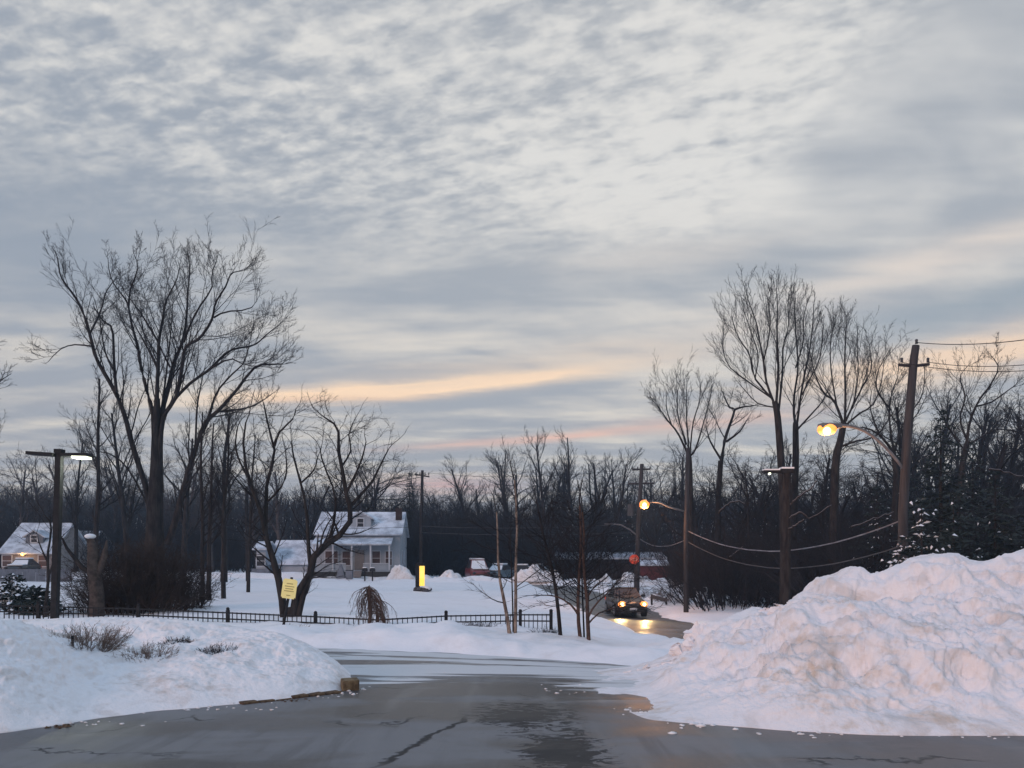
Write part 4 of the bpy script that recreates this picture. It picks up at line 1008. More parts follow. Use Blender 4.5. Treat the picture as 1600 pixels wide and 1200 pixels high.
# second flat-head post, right, in front of the woods
Yp = 30; q = P(1228, 940, Yp); z0 = gz(q.x, Yp); zt = P(1228, 737, Yp).z-z0
lp = thing('lamp_post', 'dark lamp post with snow capped flat heads against the right woods', 'lamp post', (q.x, Yp, z0))
MB().tube([(-.05, 0, -.2), (-.02, 0, zt*.5), (.02, 0, zt)], [.22, .20, .17], 10).build('post', M_['bark'], lp)
MB().box((.02, 0, zt+.02), (.46, .36, .16)).build('lamp_head', M_['dark_metal'], lp, bevel=.02)
MB().box((-.55, 0, zt), (.62, .28, .09)).build('lamp_head', M_['dark_metal'], lp, bevel=.02)
MB().box((.02, 0, zt+.125), (.48, .38, .07)).build('snow_cap', M_['snow_clean'], lp, bevel=.03)
MB().box((-.55, 0, zt+.068), (.60, .28, .06)).build('snow_cap', M_['snow_clean'], lp, bevel=.025)
MB().ball((-.62, -.03, zt-.075), .05).build('lit_lens', M_['led'], lp)

def wires(name, label, a, b, sag, r=.012, m='dark_metal', n=18, cat='cable', wob=0.):
    rr = random.Random(int(a.x*100)); pts = []
    for i in range(n+1):
        t = i/n; p = a.lerp(b, t); p.z -= 4*sag*t*(1-t)+rr.uniform(-1, 1)*wob; pts.append(p)
    o = MB().tube([p-a for p in pts], r, 5).build(name, M_[m], None, True); o.location = a; tag(o, label, cat); return o
def cobra(parent, base, tip, name='lamp_arm', lit=True, m='arm_metal', big=1.):
    """curved bracket from base up to tip, local coordinates"""
    b, t = Vector(base), Vector(tip); n = 10; pts = []
    for i in range(n+1):
        s = i/n; x = b.lerp(t, s); x.z = b.z+(t.z-b.z)*math.sin(s*math.pi/2)**.9+.10*math.sin(s*math.pi)*abs(t.x-b.x)*.5; pts.append(x)
    MB().tube(pts, .04*big, 8).build('lamp_arm', M_[m], parent, True)
    d = (t-b); d.z = 0; d.normalize()
    hd = MB().box((t.x+d.x*.22*big, t.y+d.y*.22*big, t.z+.0), (.55*big, .26*big, .12*big), rz=math.atan2(d.y, d.x)).build('lamp_head', M_[m], parent, bevel=.03)
    return t+Vector((d.x*.25*big, d.y*.25*big, -.10*big))
# tall pole, right, with the brightest lamp
Yp = 26; q = P(1411, 870, Yp); z0 = gz(q.x, Yp)
up_ = thing('utility_pole', 'tall weathered pole at the right carrying the brightest orange lamp', 'utility pole', (q.x, Yp, z0)); o0 = up_.location.copy()
L = lambda u, v, Y=26: P(u, v, Y)-o0
MB().tube([(0, 0, -.3), L(1411, 800), L(1417, 690), L(1428, 560), L(1431, 540)], [.16, .15, .14, .125, .115], 12).build('pole', M_['pole_wood'], up_, True)
MB().tube([L(1404, 570), L(1428, 572), L(1452, 569)], [.05, .055, .05], 6).build('crossarm', M_['pole_wood'], up_)
for u, v in ((1409, 566), (1450, 566), (1432, 537)):
    MB().tube([L(u, v), L(u, v-5)], [.05, .035], 8).ball(L(u, v-5), .05).build('insulator', M_['grey_metal'], up_)
e = cobra(up_, L(1413, 735), L(1309, 666, 25.6), big=1.25)
# sweep the arm
MB().ball(e+Vector((-.06, 0, .02)), .25, 12, 8, (1.25, 1, .8)).build('lit_lens', M_['sodium'], up_, True)
MB().ball(e+Vector((-.135, -.185, -.06)), .12, 12, 8).build('lamp_bulb', M_['sodium_core'], up_, True)
point('lamp_light', e+Vector((-.06, 0, -.55)), (1., .45, .20), 170, .15, up_)
MB().tube([L(1413, 735), L(1413, 735)+Vector((0, 0, -.8))], [.06, .06], 8).build('arm_bracket', M_['grey_metal'], up_)
# middle pole with second lamp
Yp = 42; q = P(1072, 950, Yp); z0 = gz(q.x, Yp)
p2 = thing('utility_pole', 'slim grey pole at the edge of the woods carrying the second orange lamp', 'utility pole', (q.x, Yp, z0)); o0 = p2.location.copy()
L = lambda u, v, Y=42: P(u, v, Y)-o0
MB().tube([(0, 0, -.3), L(1072, 830), L(1075, 700)], [.14, .125, .10], 12).build('pole', M_['pole_wood'], p2, True)
MB().tube([L(1073, 800), L(1045, 792), L(1030, 785), L(1014, 784)], [.05, .045, .04, .04], 8).build('lamp_arm', M_['arm_metal'], p2, True)
MB().box(L(1011, 784), (.55, .28, .12)).build('lamp_head', M_['grey_metal'], p2, bevel=.03)
e = L(1007, 788)
MB().ball(e, .24, 12, 8, (1.1, 1, 1.)).build('lit_lens', M_['sodium'], p2, True)
MB().ball(e+Vector((-.03, -.19, -.03)), .10, 12, 8).build('lamp_bulb', M_['sodium_core'], p2, True)
point('lamp_light', e+Vector((0, 0, -.6)), (1., .45, .20), 420, .15, p2)
# far pole with crossarms and an unlit lamp
Yp = 58; q = P(995, 922, Yp); z0 = gz(q.x, Yp)
p3 = thing('utility_pole', 'pole with two crossarms and a transformer behind the approaching car', 'utility pole', (q.x, Yp, z0)); o0 = p3.location.copy()
L = lambda u, v, Y=58: P(u, v, Y)-o0
MB().tube([(0, 0, -.3), L(997, 830), L(1003, 725)], [.19, .17, .14], 12).build('pole', M_['pole_wood'], p3, True)
for v, w_ in ((733, 14), (755, 20)):
    MB().tube([L(1002-w_, v+1), L(1002+w_, v)], [.07, .07], 6).build('crossarm', M_['pole_wood'], p3)
    for k in (-1, -.4, .4, 1): MB().tube([L(1002+w_*k, v), L(1002+w_*k, v-4)], [.05, .04], 6).build('insulator', M_['grey_metal'], p3)
MB().tube([L(986, 806), L(986, 788)], [.26, .26], 12).build('transformer', M_['grey_metal'], p3)
MB().tube([L(997, 838), L(985, 828), L(970, 820), L(957, 819)], [.06, .055, .05, .045], 8).build('lamp_arm', M_['arm_metal'], p3, True)
MB().box(L(951, 819), (.6, .3, .14)).build('lamp_head', M_['grey_metal'], p3, bevel=.03)
# thin pole by the house
Yp = 75.8; q = P(658, 886, Yp); z0 = gz(q.x, Yp)
p4 = thing('utility_pole', 'thin dark pole with one crossarm just right of the dormer house', 'utility pole', (q.x, Yp, z0)); o0 = p4.location.copy()
L = lambda u, v, Y=75.8: P(u, v, Y)-o0
MB().tube([(0, 0, -.3), L(658, 830), L(660, 735)], [.19, .16, .13], 10).build('pole', M_['bark'], p4, True)
MB().tube([L(648, 741), L(671, 745)], [.07, .07], 6).build('crossarm', M_['bark'], p4)
for u in (650, 656, 664, 670): MB().tube([L(u, 743), L(u, 738)], [.05, .04], 6).build('insulator', M_['grey_metal'], p4)
# roadside small pole on the left (thin, with arm)
Yp = 66; q = P(387, 905, Yp); z0 = gz(q.x, Yp); p5 = thing('utility_pole', 'short dark pole behind the slender trunks, left of the white garage', 'utility pole', (q.x, Yp, z0)); o0 = p5.location.copy()
MB().tube([(0, 0, -.3), P(385, 760, Yp)-o0], [.16, .12], 8).build('pole', M_['bark'], p5)
wires('power_line', 'upper wire leaving the top of the tall right pole', P(1431, 535, 26), P(1760, 500, 18), .25, .012)
wires('power_line', 'middle wire running right from the crossarm of the tall pole', P(1451, 566, 26), P(1760, 545, 18), .25, .010)
wires('power_line', 'lowest wire running right from the crossarm of the tall pole', P(1409, 566, 26), P(1760, 560, 18), .3, .010)
wires('snowy_cable', 'thick cable with snow on it sagging right from the slim grey pole', P(1074, 829, 42), P(1411, 812, 26), 1.05, .026, 'cable_snow', wob=.012)
wires('snowy_cable', 'lower darker cable sagging right from the slim grey pole', P(1074, 846, 42), P(1411, 852, 26), 1.05, .022, 'grey_metal', wob=.012)
wires('snowy_cable', 'snowy cable slung between the crossarm pole and the slim grey pole', P(1000, 842, 58), P(1072, 843, 42), .45, .022, 'cable_snow', wob=.01)
wires('power_line', 'upper thin wire from the thin pole to the crossarm pole', P(658, 822, 75.8), P(998, 818, 58), .25, .018, 'grey_metal')
wires('power_line', 'lower thin wire from the thin pole to the crossarm pole', P(658, 832, 75.8), P(998, 832, 58), .2, .016, 'grey_metal')
wires('power_line', 'upper wire crossing in front of the dormer house roof', P(300, 826, 75), P(658, 823, 75.8), .15, .016, 'dark_metal')
wires('power_line', 'top wire from the thin pole crossarm going right', P(670, 739, 75.8), P(1002, 731, 58), .5, .012, 'dark_metal')

# ---------------------------------------------------------------- houses
def cape(label, u0, u1, Y, veave, vridge, rz, wall, depth=8., dormer=None, vbase=893, porch=True):
    c = P((u0+u1)/2, vbase, Y); a, b = P(u0, veave, Y), P(u1, veave, Y); W = (b-a).length; z0 = gz(c.x, Y+1)
    h = thing('house', label, 'house', (c.x, Y, z0), rz); ez = P(0, veave, Y).z-z0; rzt = P(0, vridge, Y+depth/2).z-z0
    MB().prismx([(0, -.5), (0, ez), (depth/2, rzt-.12), (depth, ez), (depth, -.5)], -W/2+.25, W/2-.25).build('wall', wall, h)
    sl = (rzt-ez)/(depth/2)
    for s in (0, 1):
        pl = [(-.45, ez-.45*sl+.05), (depth/2, rzt+.05), (depth/2, rzt+.22), (-.5, ez-.5*sl+.20)]
        if s: pl = [(depth-y, z) for y, z in pl]
        MB().prismx(pl, -W/2, W/2).build('roof', M_['snow_roof'], h, bevel=.04)
    return h, W, ez, rzt, sl
def window(h, x, y, z, w_, hh, face=0, m='curtain'):
    fr = MB()
    for s in (-1, 1): fr.box((s*(w_/2+.03), 0, 0), (.08, .07, hh+.14)).box((0, 0, s*(hh/2+.03)), (w_+.1, .07, .08))
    fr.box((0, 0, 0), (w_, .05, .05))
    f = fr.build('window', M_['trim'], h); f.location = (x, y, z); f.rotation_euler = (0, 0, face)
    for s in (-1, 1): MB().box((0, .012, s*hh/4), (w_, .02, hh/2-.05)).build('pane', M_[m], f)
    return f
h, W, ez, rt, sl = cape('white dormer house with snowy roof and front porch left of the thin pole', 491, 629, 77, 834, 803, R(3), M_['siding'])
DH = h
# dormer
dxm = (562-561)/F*77
dy0 = 1.0; dzb = ez+dy0*sl; dh = 1.0
MB().prism([(dxm-1.0, dzb-.3), (dxm-1.0, dzb+dh), (dxm, dzb+dh+.55), (dxm+1.0, dzb+dh), (dxm+1.0, dzb-.3)], dy0, dy0+2.6).build('dormer_wall', M_['siding'], h)
for s in (-1, 1):
    MB().prism([(dxm, dzb+dh+.56), (dxm+s*1.22, dzb+dh-.11), (dxm+s*1.22, dzb+dh+.05), (dxm, dzb+dh+.74)], dy0-.2, dy0+3.).build('dormer_roof', M_['snow_roof'], h)
window(h, dxm, dy0-.04, dzb+.55, .6, .85, 0, 'glass')
# porch
pzt, pze = ez-.45, ez-1.15
MB().prismx([(.02, pzt), (-2.1, pze), (-2.15, pze+.16), (.0, pzt+.18)], -W/2+.2, W/2-.9).build('porch_roof', M_['snow_roof'], h, bevel=.03)
MB().box((-.35, -1.0, .65), (W-1.1, 2.0, .12)).build('porch_deck', M_['siding'], h)
for x in np.linspace(-W/2+.4, W/2-1.1, 5): MB().box((float(x), -1.95, (pze+.7)/2+.02), (.14, .14, pze-.72)).build('porch_post', M_['trim'], h)
for a, b in ((-W/2+.5, -.9), (.7, W/2-1.1)):
    MB().box(((a+b)/2, -1.96, 1.35), (b-a, .05, .08)).build('porch_rail', M_['trim'], h)
    MB().box(((a+b)/2, -1.90, 1.02), (b-a, .03, .55)).build('porch_panel', M_['siding'], h)
MB().box((-.35, -1.99, .33), (W-1.2, .04, .5)).build('porch_skirt', M_['black_plastic'], h)
for x, w_ in ((-2.55, 1.2), (-1.15, .75), (1.7, .75), (2.9, .6)): window(h, x, -.04, 1.85, w_, 1.35)
MB().box((.1, -.03, 1.65), (.9, .06, 1.95)).build('door', M_['siding_tan'], h)
for i in range(3): MB().box((-.1, -2.2-.28*i, .56-.2*i), (1.4, .28, .2)).build('step', M_['siding_tan'], h)
window(h, W/2-.22, 2.2, 1.9, .8, 1.3, R(90)); window(h, W/2-.22, 5.2, 1.9, .8, 1.3, R(90)); window(h, W/2-.22, 4., 3.9, .7, 1.0, R(90), 'glass')
MB().box((W/2-.6, 2.5, rt-.1), (.6, .6, 1.2)).build('chimney', M_['brown_wall'], h)
h, W, ez, rt, sl = cape('low white garage with a deep snow covered roof left of the dormer house', 418, 490, 80, 879, 847, 0, M_['grey_wall'], 6.)
MB().box((0, -.05, .6), (W-1.2, .08, .9)).build('garage_door', M_['siding'], h)
h, W, ez, rt, sl = cape('small pale shed with a gable and dark window at the end of the garage', 396, 419, 78.5, 858, 849, 0, M_['siding'], 3.)
window(h, 0, -.04, 1.5, .8, 1., 0, 'glass'); MB().box((0, -.12, .45), (1.7, .1, .6)).build('sign_board', M_['grey_wall'], h)
h, W, ez, rt, sl = cape('tan house with dark dormer and lit orange porch light at the far left', 0, 84, 80, 862, 820, R(3), M_['siding_tan'])
MB().prism([(-.6, ez+.6), (-.6, ez+1.5), (.25, ez+2.1), (1.1, ez+1.5), (1.1, ez+.6)], .9, 3.4).build('dormer_wall', M_['grey_wall'], h)
for s in (-1, 1): MB().prism([(.25, ez+2.12), (.25+s*1.1, ez+1.4), (.25+s*1.1, ez+1.52), (.25, ez+2.24)], .7, 3.6).build('dormer_roof', M_['snow_roof'], h)
window(h, .25, .86, ez+1.3, .6, .7, 0, 'glass')
q = P(36, 866, 79.6)-h.location
MB().ball(Vector((q.x, -.5, q.z)), .16).build('porch_light', M_['bulb'], h); point('lamp_light', (q.x, -.9, q.z-.1), (1., .5, .18), 45, .1, h)
for x in (-1.9, 1.6): window(h, x, -.04, 1.3, .9, 1.1, 0)
h, W, ez, rt, sl = cape('grey blue house behind the lamp post, right of the tan house', 92, 132, 92, 864, 832, 0, M_['grey_wall'])
for x in (-1.2, 1.2): window(h, x, -.04, 1.6, .8, 1.2, 0, 'glass')
# board wall in front of the left house
q = P(30, 900, 60); w0 = thing('board_fence', 'blue grey board fence below the tan house', 'fence', (q.x, 60, gz(q.x, 60)))
for i in range(30): MB().box((-3.4+i*.25, random.Random(i).uniform(-.01, .01), .45), (.23, .03, .95)).build('board', M_['grey_wall'], w0)
MB().box((-.05, .03, .8), (7.4, .04, .08)).build('rail', M_['grey_wall'], w0)
# buildings beyond the junction
q = P(955, 900, 90); b1 = thing('low_building', 'long low brown building with snow along its roof edge beyond the junction', 'building', (q.x, 90, gz(q.x, 90)))
MB().box((0, 3, 1.1), (11.5, 6, 2.6)).build('wall', M_['brown_wall'], b1)
MB().prismx([(-.7, 2.35), (3, 3.0), (6.7, 2.35), (6.7, 2.5), (3, 3.2), (-.7, 2.52)], -6.2, 6.2).build('roof', M_['snow_roof'], b1)
for x in (-4.5, -2.2, .2, 2.6): MB().box((x, -.02, 1.3), (1., .05, .9)).build('window', M_['glass'], b1)
MB().box((4.5, -.05, .9), (1.8, .08, 1.8)).build('door', M_['red_wall'], b1)
q = P(1022, 900, 84); b2 = thing('red_shed', 'small dark red shed behind the crossarm pole', 'shed', (q.x, 84, gz(q.x, 84)))
MB().box((0, 1.2, .8), (2.8, 2.4, 1.9)).build('wall', M_['red_wall'], b2)
MB().prismx([(-.3, 1.72), (1.2, 2.2), (2.7, 1.72), (2.7, 1.85), (1.2, 2.36), (-.3, 1.87)], -1.6, 1.6).build('roof', M_['snow_roof'], b2)
q = P(872, 890, 100); b3 = thing('low_building', 'low dark building with patchy snow roof behind the leaning young tree', 'building', (q.x, 100, gz(q.x, 100)))
MB().box((0, 3, 1.1), (9, 6, 2.6)).build('wall', M_['brown_wall'], b3)
MB().prismx([(-.5, 2.3), (3, 4.6), (6.5, 2.3), (6.5, 2.45), (3, 4.8), (-.5, 2.45)], -4.8, 4.8).build('roof', M_['snow_roof'], b3)
for x in (-2.5, 1.): window(b3, x, -.05, 1.3, 1., .9, 0, 'glass')

# ---------------------------------------------------------------- cars
def car(label, loc, rz, pm, lit=False, snow=False, tall=1.5, W=1.82, L=4.5, cat='car'):
    c = thing('car', label, cat, loc, rz)      # front faces -y
    s = tall/1.5; st = [  # y, z low, z belt, half width
        (-L/2, .42, .62, .66), (-L/2+.12, .30, .74, .80), (-L/2+.5, .24, .86, .88), (-L/2+1.2, .22, .95, .91), (-L/2+1.9, .22, .98, .91), (L/2-1.3, .22, 1.0, .91), (L/2-.5, .24, 1.0, .89), (L/2-.1, .32, .92, .82), (L/2, .44, .72, .70)]
    V = []; k = W/1.82
    for y, zl, zb, hw in st:
        zb *= .5+.5*s; hw *= k
        ring = [(-hw*.86, zl), (-hw, zl+.16), (-hw, (zl+zb)/2+.05), (-hw*.95, zb-.06), (-hw*.82, zb), (0, zb+.035), (hw*.82, zb), (hw*.95, zb-.06), (hw, (zl+zb)/2+.05), (hw, zl+.16), (hw*.86, zl), (0, zl)]
        V += [(x, y, z) for x, z in ring]
    n = 12; Fs = [(i*n+j, (i+1)*n+j, (i+1)*n+(j+1) % n, i*n+(j+1) % n) for i in range(len(st)-1) for j in range(n)]+[tuple(range(n)), tuple(range(len(st)*n-1, (len(st)-1)*n-1, -1))]
    MB().add(V, Fs).build('body', pm, c, True)
    zb = .98*(.5+.5*s); zr = tall; bw = .80*k; rw = .62*k; ya, yb, yc, yd = -L/2+1.35, -L/2+2.05, L/2-1.35, L/2-.45
    cab = [(-bw, ya, zb), (bw, ya, zb), (bw, yd, zb), (-bw, yd, zb), (-rw, yb, zr-.03), (rw, yb, zr-.03), (rw, yc, zr-.03), (-rw, yc, zr-.03)]
    MB().add(cab, [(0, 1, 5, 4), (1, 2, 6, 5), (2, 3, 7, 6), (3, 0, 4, 7), (4, 5, 6, 7)]).build('cabin', pm, c)
    MB().box((0, (yb+yc)/2, zr), (rw*2-.04, yc-yb, .06)).build('roof', pm, c, bevel=.025)
    def pane(name, a, b, c_, d, off, m='glass'):
        a, b, c_, d = map(Vector, (a, b, c_, d)); ce = (a+b+c_+d)/4; nn = (b-a).cross(d-a).normalized()
        if nn.dot(ce-Vector((0, 0, zb*.9))) < 0: nn = -nn
        vs = [ce+(q-ce)*.9+nn*off for q in (a, b, c_, d)]+[ce+(q-ce)*.9-nn*.01 for q in (a, b, c_, d)]
        MB().add(vs, [(0, 1, 2, 3), (7, 6, 5, 4), (0, 4, 5, 1), (1, 5, 6, 2), (2, 6, 7, 3), (3, 7, 4, 0)]).build(name, M_[m], c)
    pane('windscreen', cab[0], cab[1], cab[5], cab[4], .012, 'snow_clean' if snow else 'glass'); pane('rear_window', cab[2], cab[3], cab[7], cab[6], .012, 'snow_clean' if snow else 'glass')
    pane('side_window', cab[1], cab[2], cab[6], cab[5], .01); pane('side_window', cab[3], cab[0], cab[4], cab[7], .01)
    for sx in (-1, 1):
        for yy in (-L/2+.82, L/2-.85):
            wh = MB().tube([(-.11, 0, 0), (.11, 0, 0)], .33, 18).build('wheel', M_['rubber'], c); wh.location = (sx*(.80*k), yy, .33)
            MB().tube([(sx*.112, 0, 0), (sx*.125, 0, 0)], [.21, .18], 14).build('rim', M_['rim'], wh)
        MB().box((sx*.98*k, ya+.35, zb+.08), (.2, .12, .14)).build('mirror', M_['black_plastic'], c, bevel=.03)
        hl = MB().ball((sx*.62*k, -L/2+.08, .68), .17, 12, 8, (1.2, .7, .9)).build('headlight', M_['sodium'] if lit else M_['glass'], c, True)
        if lit: MB().ball((sx*.62*k, -L/2-.05, .68), .085, 10, 8).build('headlight_bulb', M_['sodium_core'], hl, True)
        MB().box((sx*.68*k, L/2-.02, .78), (.26, .08, .16)).build('tail_light', M_['sign_red'], c, bevel=.02)
        if lit:
            l = bpy.data.lights.new('headlight_beam', 'SPOT'); l.energy = 380; l.color = (1., .66, .26); l.spot_size = R(64); l.spot_blend = .7; l.shadow_soft_size = .08
            o = bpy.data.objects.new('headlight_beam', l); C.objects.link(o); o.parent = c; o.location = (sx*.66*k, -L/2-.12, .68)
            o.rotation_euler = Vector((sx*.02, -1, -.16)).to_track_quat('-Z', 'Y').to_euler()
    MB().box((0, -L/2+.0, .50), (.95*k, .06, .20)).build('grille', M_['black_plastic'], c, bevel=.02)
    MB().box((0, -L/2-.02, .33), (1.3*k, .10, .12)).build('bumper', M_['black_plastic'], c, bevel=.03)
    MB().box((0, -L/2-.045, .44), (.36, .02, .13)).build('number_plate', M_['trim'], c)
    if snow:
        MB().box((0, (yb+yc)/2, zr+.10), (rw*2, yc-yb, .14)).build('roof_snow', M_['snow_clean'], c, bevel=.06)
        MB().box((0, -L/2+.85, zb*.98+.04), (bw*1.7, .9, .10), rx=R(4)).build('hood_snow', M_['snow_clean'], c, bevel=.04)
    return c
q = P(977, 965, 42); car('dark brown car with both headlights lit coming down the wet street', (q.x, 42, float(B(q.x, 42))+.01), R(3), M_['paint_dark'], True, False, 1.42, 1.62, 4.1)
q = P(746, 903, 80); car('red van with a snow covered windscreen parked past the snow heap', (q.x, 80, gz(q.x, 80)), R(12), M_['paint_red'], False, True, 2.0, 2.0, 4.8, 'van')
q = P(779, 905, 82); car('blue grey car with snow on its bonnet right of the red van', (q.x, 82, gz(q.x, 82)), R(-25), M_['paint_blue'], False, True, 1.5)
q = P(822, 905, 85); car('dark parked car half hidden by the pale young trunks', (q.x, 85, gz(q.x, 85)), R(85), M_['paint_black'], False, True, 1.5)
q = P(845, 905, 88); car('dark parked car with snow on top right of the hidden one', (q.x, 88, gz(q.x, 88)), R(80), M_['paint_black'], False, True, 1.6)
q = P(36, 885, 77); car('dark car with a snowy hood parked under the orange porch light', (q.x, 77, gz(q.x, 77)), R(10), M_['paint_black'], False, True, 1.5)

# ---------------------------------------------------------------- signs and small things
Yp = 20.4; q = P(440, 970, Yp); z0 = gz(q.x, Yp); o0 = Vector((q.x, Yp, z0)); sg = thing('road_sign', 'tilted yellow rectangular sign on a dark post before the forked tree', 'sign', o0)
MB().tube([(0, 0, -.3), P(456, 902, Yp)-o0], .035, 8).build('post', M_['dark_metal'], sg)
c = P(452, 920, Yp-.05)-o0
import bmesh
bm = bmesh.new(); w_, h_ = .36, .50
bmesh.ops.create_cube(bm, size=1); bmesh.ops.scale(bm, vec=(w_, .008, h_), verts=bm.verts)
ed = [e for e in bm.edges if abs((e.verts[0].co-e.verts[1].co).y) > .001]
bmesh.ops.bevel(bm, geom=ed, offset=.03, segments=5, affect='EDGES'); me = bpy.data.meshes.new('sign_plate'); bm.to_mesh(me); bm.free(); me.materials.append(M_['sign_yellow'])
pl_ = bpy.data.objects.new('sign_plate', me); C.objects.link(pl_); pl_.parent = sg; pl_.location = c; pl_.rotation_euler = (0, R(8), R(6))
for i, (zz_, ww) in enumerate([(.13, .16), (.06, .24), (.0, .20), (-.06, .24), (-.17, .10)]):
    MB().box((0, -.007, zz_), (ww, .004, .022)).build('lettering', M_['print'], pl_)
# lit yellow marker on a stone base
Yp = 50; q = P(660, 915, Yp); z0 = gz(q.x, Yp); mk = thing('lit_sign', 'narrow glowing yellow sign box standing on dark stones in the field', 'sign', (q.x, Yp, z0))
o0 = mk.location.copy(); c = P(657, 893, Yp)-o0; hz = P(657, 882, Yp).z-z0
MB().box((c.x-.18, 0, hz/2), (.24, .35, hz)).build('housing', M_['dark_metal'], mk, bevel=.02)
MB().box((c.x+.10, -.02, hz/2+.12), (.30, .30, hz-.42)).build('lit_panel', M_['lit_yellow'], mk, bevel=.02)
MB().box((c.x-.05, 0, hz+.06), (.5, .4, .08)).build('cap', M_['dark_metal'], mk, bevel=.02)
rr = random.Random(3)
for i in range(9): MB().ball((rr.uniform(-.6, .6), rr.uniform(-.3, .3), rr.uniform(.02, .16)), rr.uniform(.16, .28), 8, 5, (1.2, 1, .6)).build('stone', M_['stone'], mk, False)
MB().ball((.3, -.22, .2), .22, 10, 6, (1.2, 1, .7)).build('snow_cap', M_['snow_clean'], mk, True)
# red sign by the crossarm pole
q = P(991, 905, 57); z0 = gz(q.x, 57); rs_ = thing('stop_sign', 'orange red octagonal sign beside the crossarm pole', 'sign', (q.x, 57, z0)); c = P(991, 874, 57)-rs_.location
MB().tube([(0, 0, -.2), (0, .03, c.z+.2)], .03, 8).build('post', M_['grey_metal'], rs_)
poly = [(math.cos(R(22.5+45*i))*.36, c.z+math.sin(R(22.5+45*i))*.36) for i in range(8)]
MB().prism(poly, -.02, .0).build('sign_plate', M_['sign_red'], rs_)
# STOP letters as strokes
def strokes(parent, z, xs, m):
    S = {'S': [((.9, 1), (0, 1)), ((0, 1), (0, .5)), ((0, .5), (.9, .5)), ((.9, .5), (.9, 0)), ((.9, 0), (0, 0))], 'T': [((0, 1), (1, 1)), ((.5, 1), (.5, 0))],
         'O': [((0, 0), (0, 1)), ((0, 1), (.9, 1)), ((.9, 1), (.9, 0)), ((.9, 0), (0, 0))], 'P': [((0, 0), (0, 1)), ((0, 1), (.9, 1)), ((.9, 1), (.9, .5)), ((.9, .5), (0, .5))]}
    w_, h_ = .09, .20
    for ch, x in zip('STOP', xs):
        mb = MB()
        for a, b in S[ch]:
            p0, p1 = (x+a[0]*w_, z+a[1]*h_), (x+b[0]*w_, z+b[1]*h_)
            mb.box(((p0[0]+p1[0])/2, -.026, (p0[1]+p1[1])/2), (abs(p1[0]-p0[0])+.025, .01, abs(p1[1]-p0[1])+.025))
        mb.build('letter', m, parent)
strokes(rs_, c.z-.1, (-.26, -.12, .02, .16), M_['sign_white'])
# mailboxes, folding sign, bins before the house
def place(u, Y): q = P(u, 900, Y); return (q.x, Y, gz(q.x, Y))
for u, lab in ((570, 'grey mailbox on a post before the dormer house, left of two'), (582, 'wider dark mailbox with snow on top, right of two')):
    m_ = thing('mailbox', lab, 'mailbox', place(u, 66.5))
    MB().box((0, 0, .4), (.1, .1, 1.)).build('post', M_['bark'], m_); MB().prism([(-.2, .8), (.2, .8), (.2, 1.), (.1, 1.1), (-.1, 1.1), (-.2, 1.)], -.25, .25).build('box', M_['dark_metal'], m_)
    MB().box((0, 0, 1.12), (.3, .5, .06)).build('snow_cap', M_['snow_clean'], m_, bevel=.02)
m_ = thing('folding_sign', 'dark triangular folding board standing in the snow before the porch', 'sign', place(532, 66.8))
MB().prism([(-.4, 0), (.4, 0), (.05, 1.2), (-.05, 1.2)], -.05, .05).build('board', M_['grey_wall'], m_); MB().prism([(-.4, 0), (.4, 0), (.05, 1.2), (-.05, 1.2)], .3, .34).build('back_board', M_['grey_wall'], m_)
m_ = thing('bin', 'small dark bin standing in the snow by the porch steps', 'bin', place(546, 66.8))
MB().box((0, 0, .3), (.5, .5, .7), taper=1.1).build('bucket', M_['grey_wall'], m_); MB().box((0, 0, .68), (.56, .56, .06)).build('lid', M_['dark_metal'], m_)
# snow heaps by the far street
def heap(name, label, u, Y, W_, D_, H_, seed, m='snow_bank'):
    q = P(u, 900, Y); x0 = q.x; z0 = gz(x0, Y); a, r = np.meshgrid(np.linspace(0, 2*math.pi, 41), np.linspace(0, 1, 16))
    X = np.cos(a)*r*W_/2; Yv = np.sin(a)*r*D_/2; hh = H_*.8*np.clip(1-r**2.4, 0, 1)*(.75+.7*fbm(X*.9+seed, Yv*.9, 0, 3))+.12*fbm(X*4+seed, Yv*4, 0, 2)*(1-r)-.15*r
    o = mesh_obj(name, np.stack([X, Yv, hh], -1).reshape(-1, 3), grid_faces(*X.shape), M_[m]); o.location = (x0, Y, z0-.05); tag(o, label, 'snow heap')
heap('snow_heap', 'snow heap at the right corner of the dormer house', 620, 72.5, 5, 2.2, 1.3, 1.)
heap('snow_heap', 'broad snow heap between the glowing sign and the red van', 700, 68, 5.6, 2.6, 1.5, 5.)
heap('snow_heap', 'pink lit snow heap left of the low brown building', 835, 76, 6, 2.5, 1.2, 9.)
heap('snow_heap', 'long orange lit snow heap behind the crossarm pole', 1000, 76, 12, 3, 1.0, 14.)
heap('snow_heap', 'snow heap in front of the low brown building', 915, 77, 6, 3, .9, 18.)
heap('snow_heap', 'snow heap on the verge between car and woods', 1045, 50, 4, 3, .55, 22., 'snow')
# rail post scrap on verge
m_ = thing('guard_rail', 'short dark leaning guard rail piece on the snowy verge', 'guard rail', P(1030, 937, 46))
m_.location.z = gz(m_.location.x, 46)
MB().box((0, 0, .35), (1.0, .06, .22), ry=R(14)).build('rail', M_['grey_metal'], m_)
for x in (-.42, .42): MB().box((x, .06, .2-x*.2), (.1, .1, .6)).build('post', M_['dark_metal'], m_)
MB().tube([P(1045, 917, 56)-m_.location, P(1072, 910, 56)-m_.location], [.1, .06], 6).build('log', M_['bark'], None, True).location = m_.location
tag(bpy.data.objects['log'], 'dark fallen log on the verge at the woods edge', 'log')
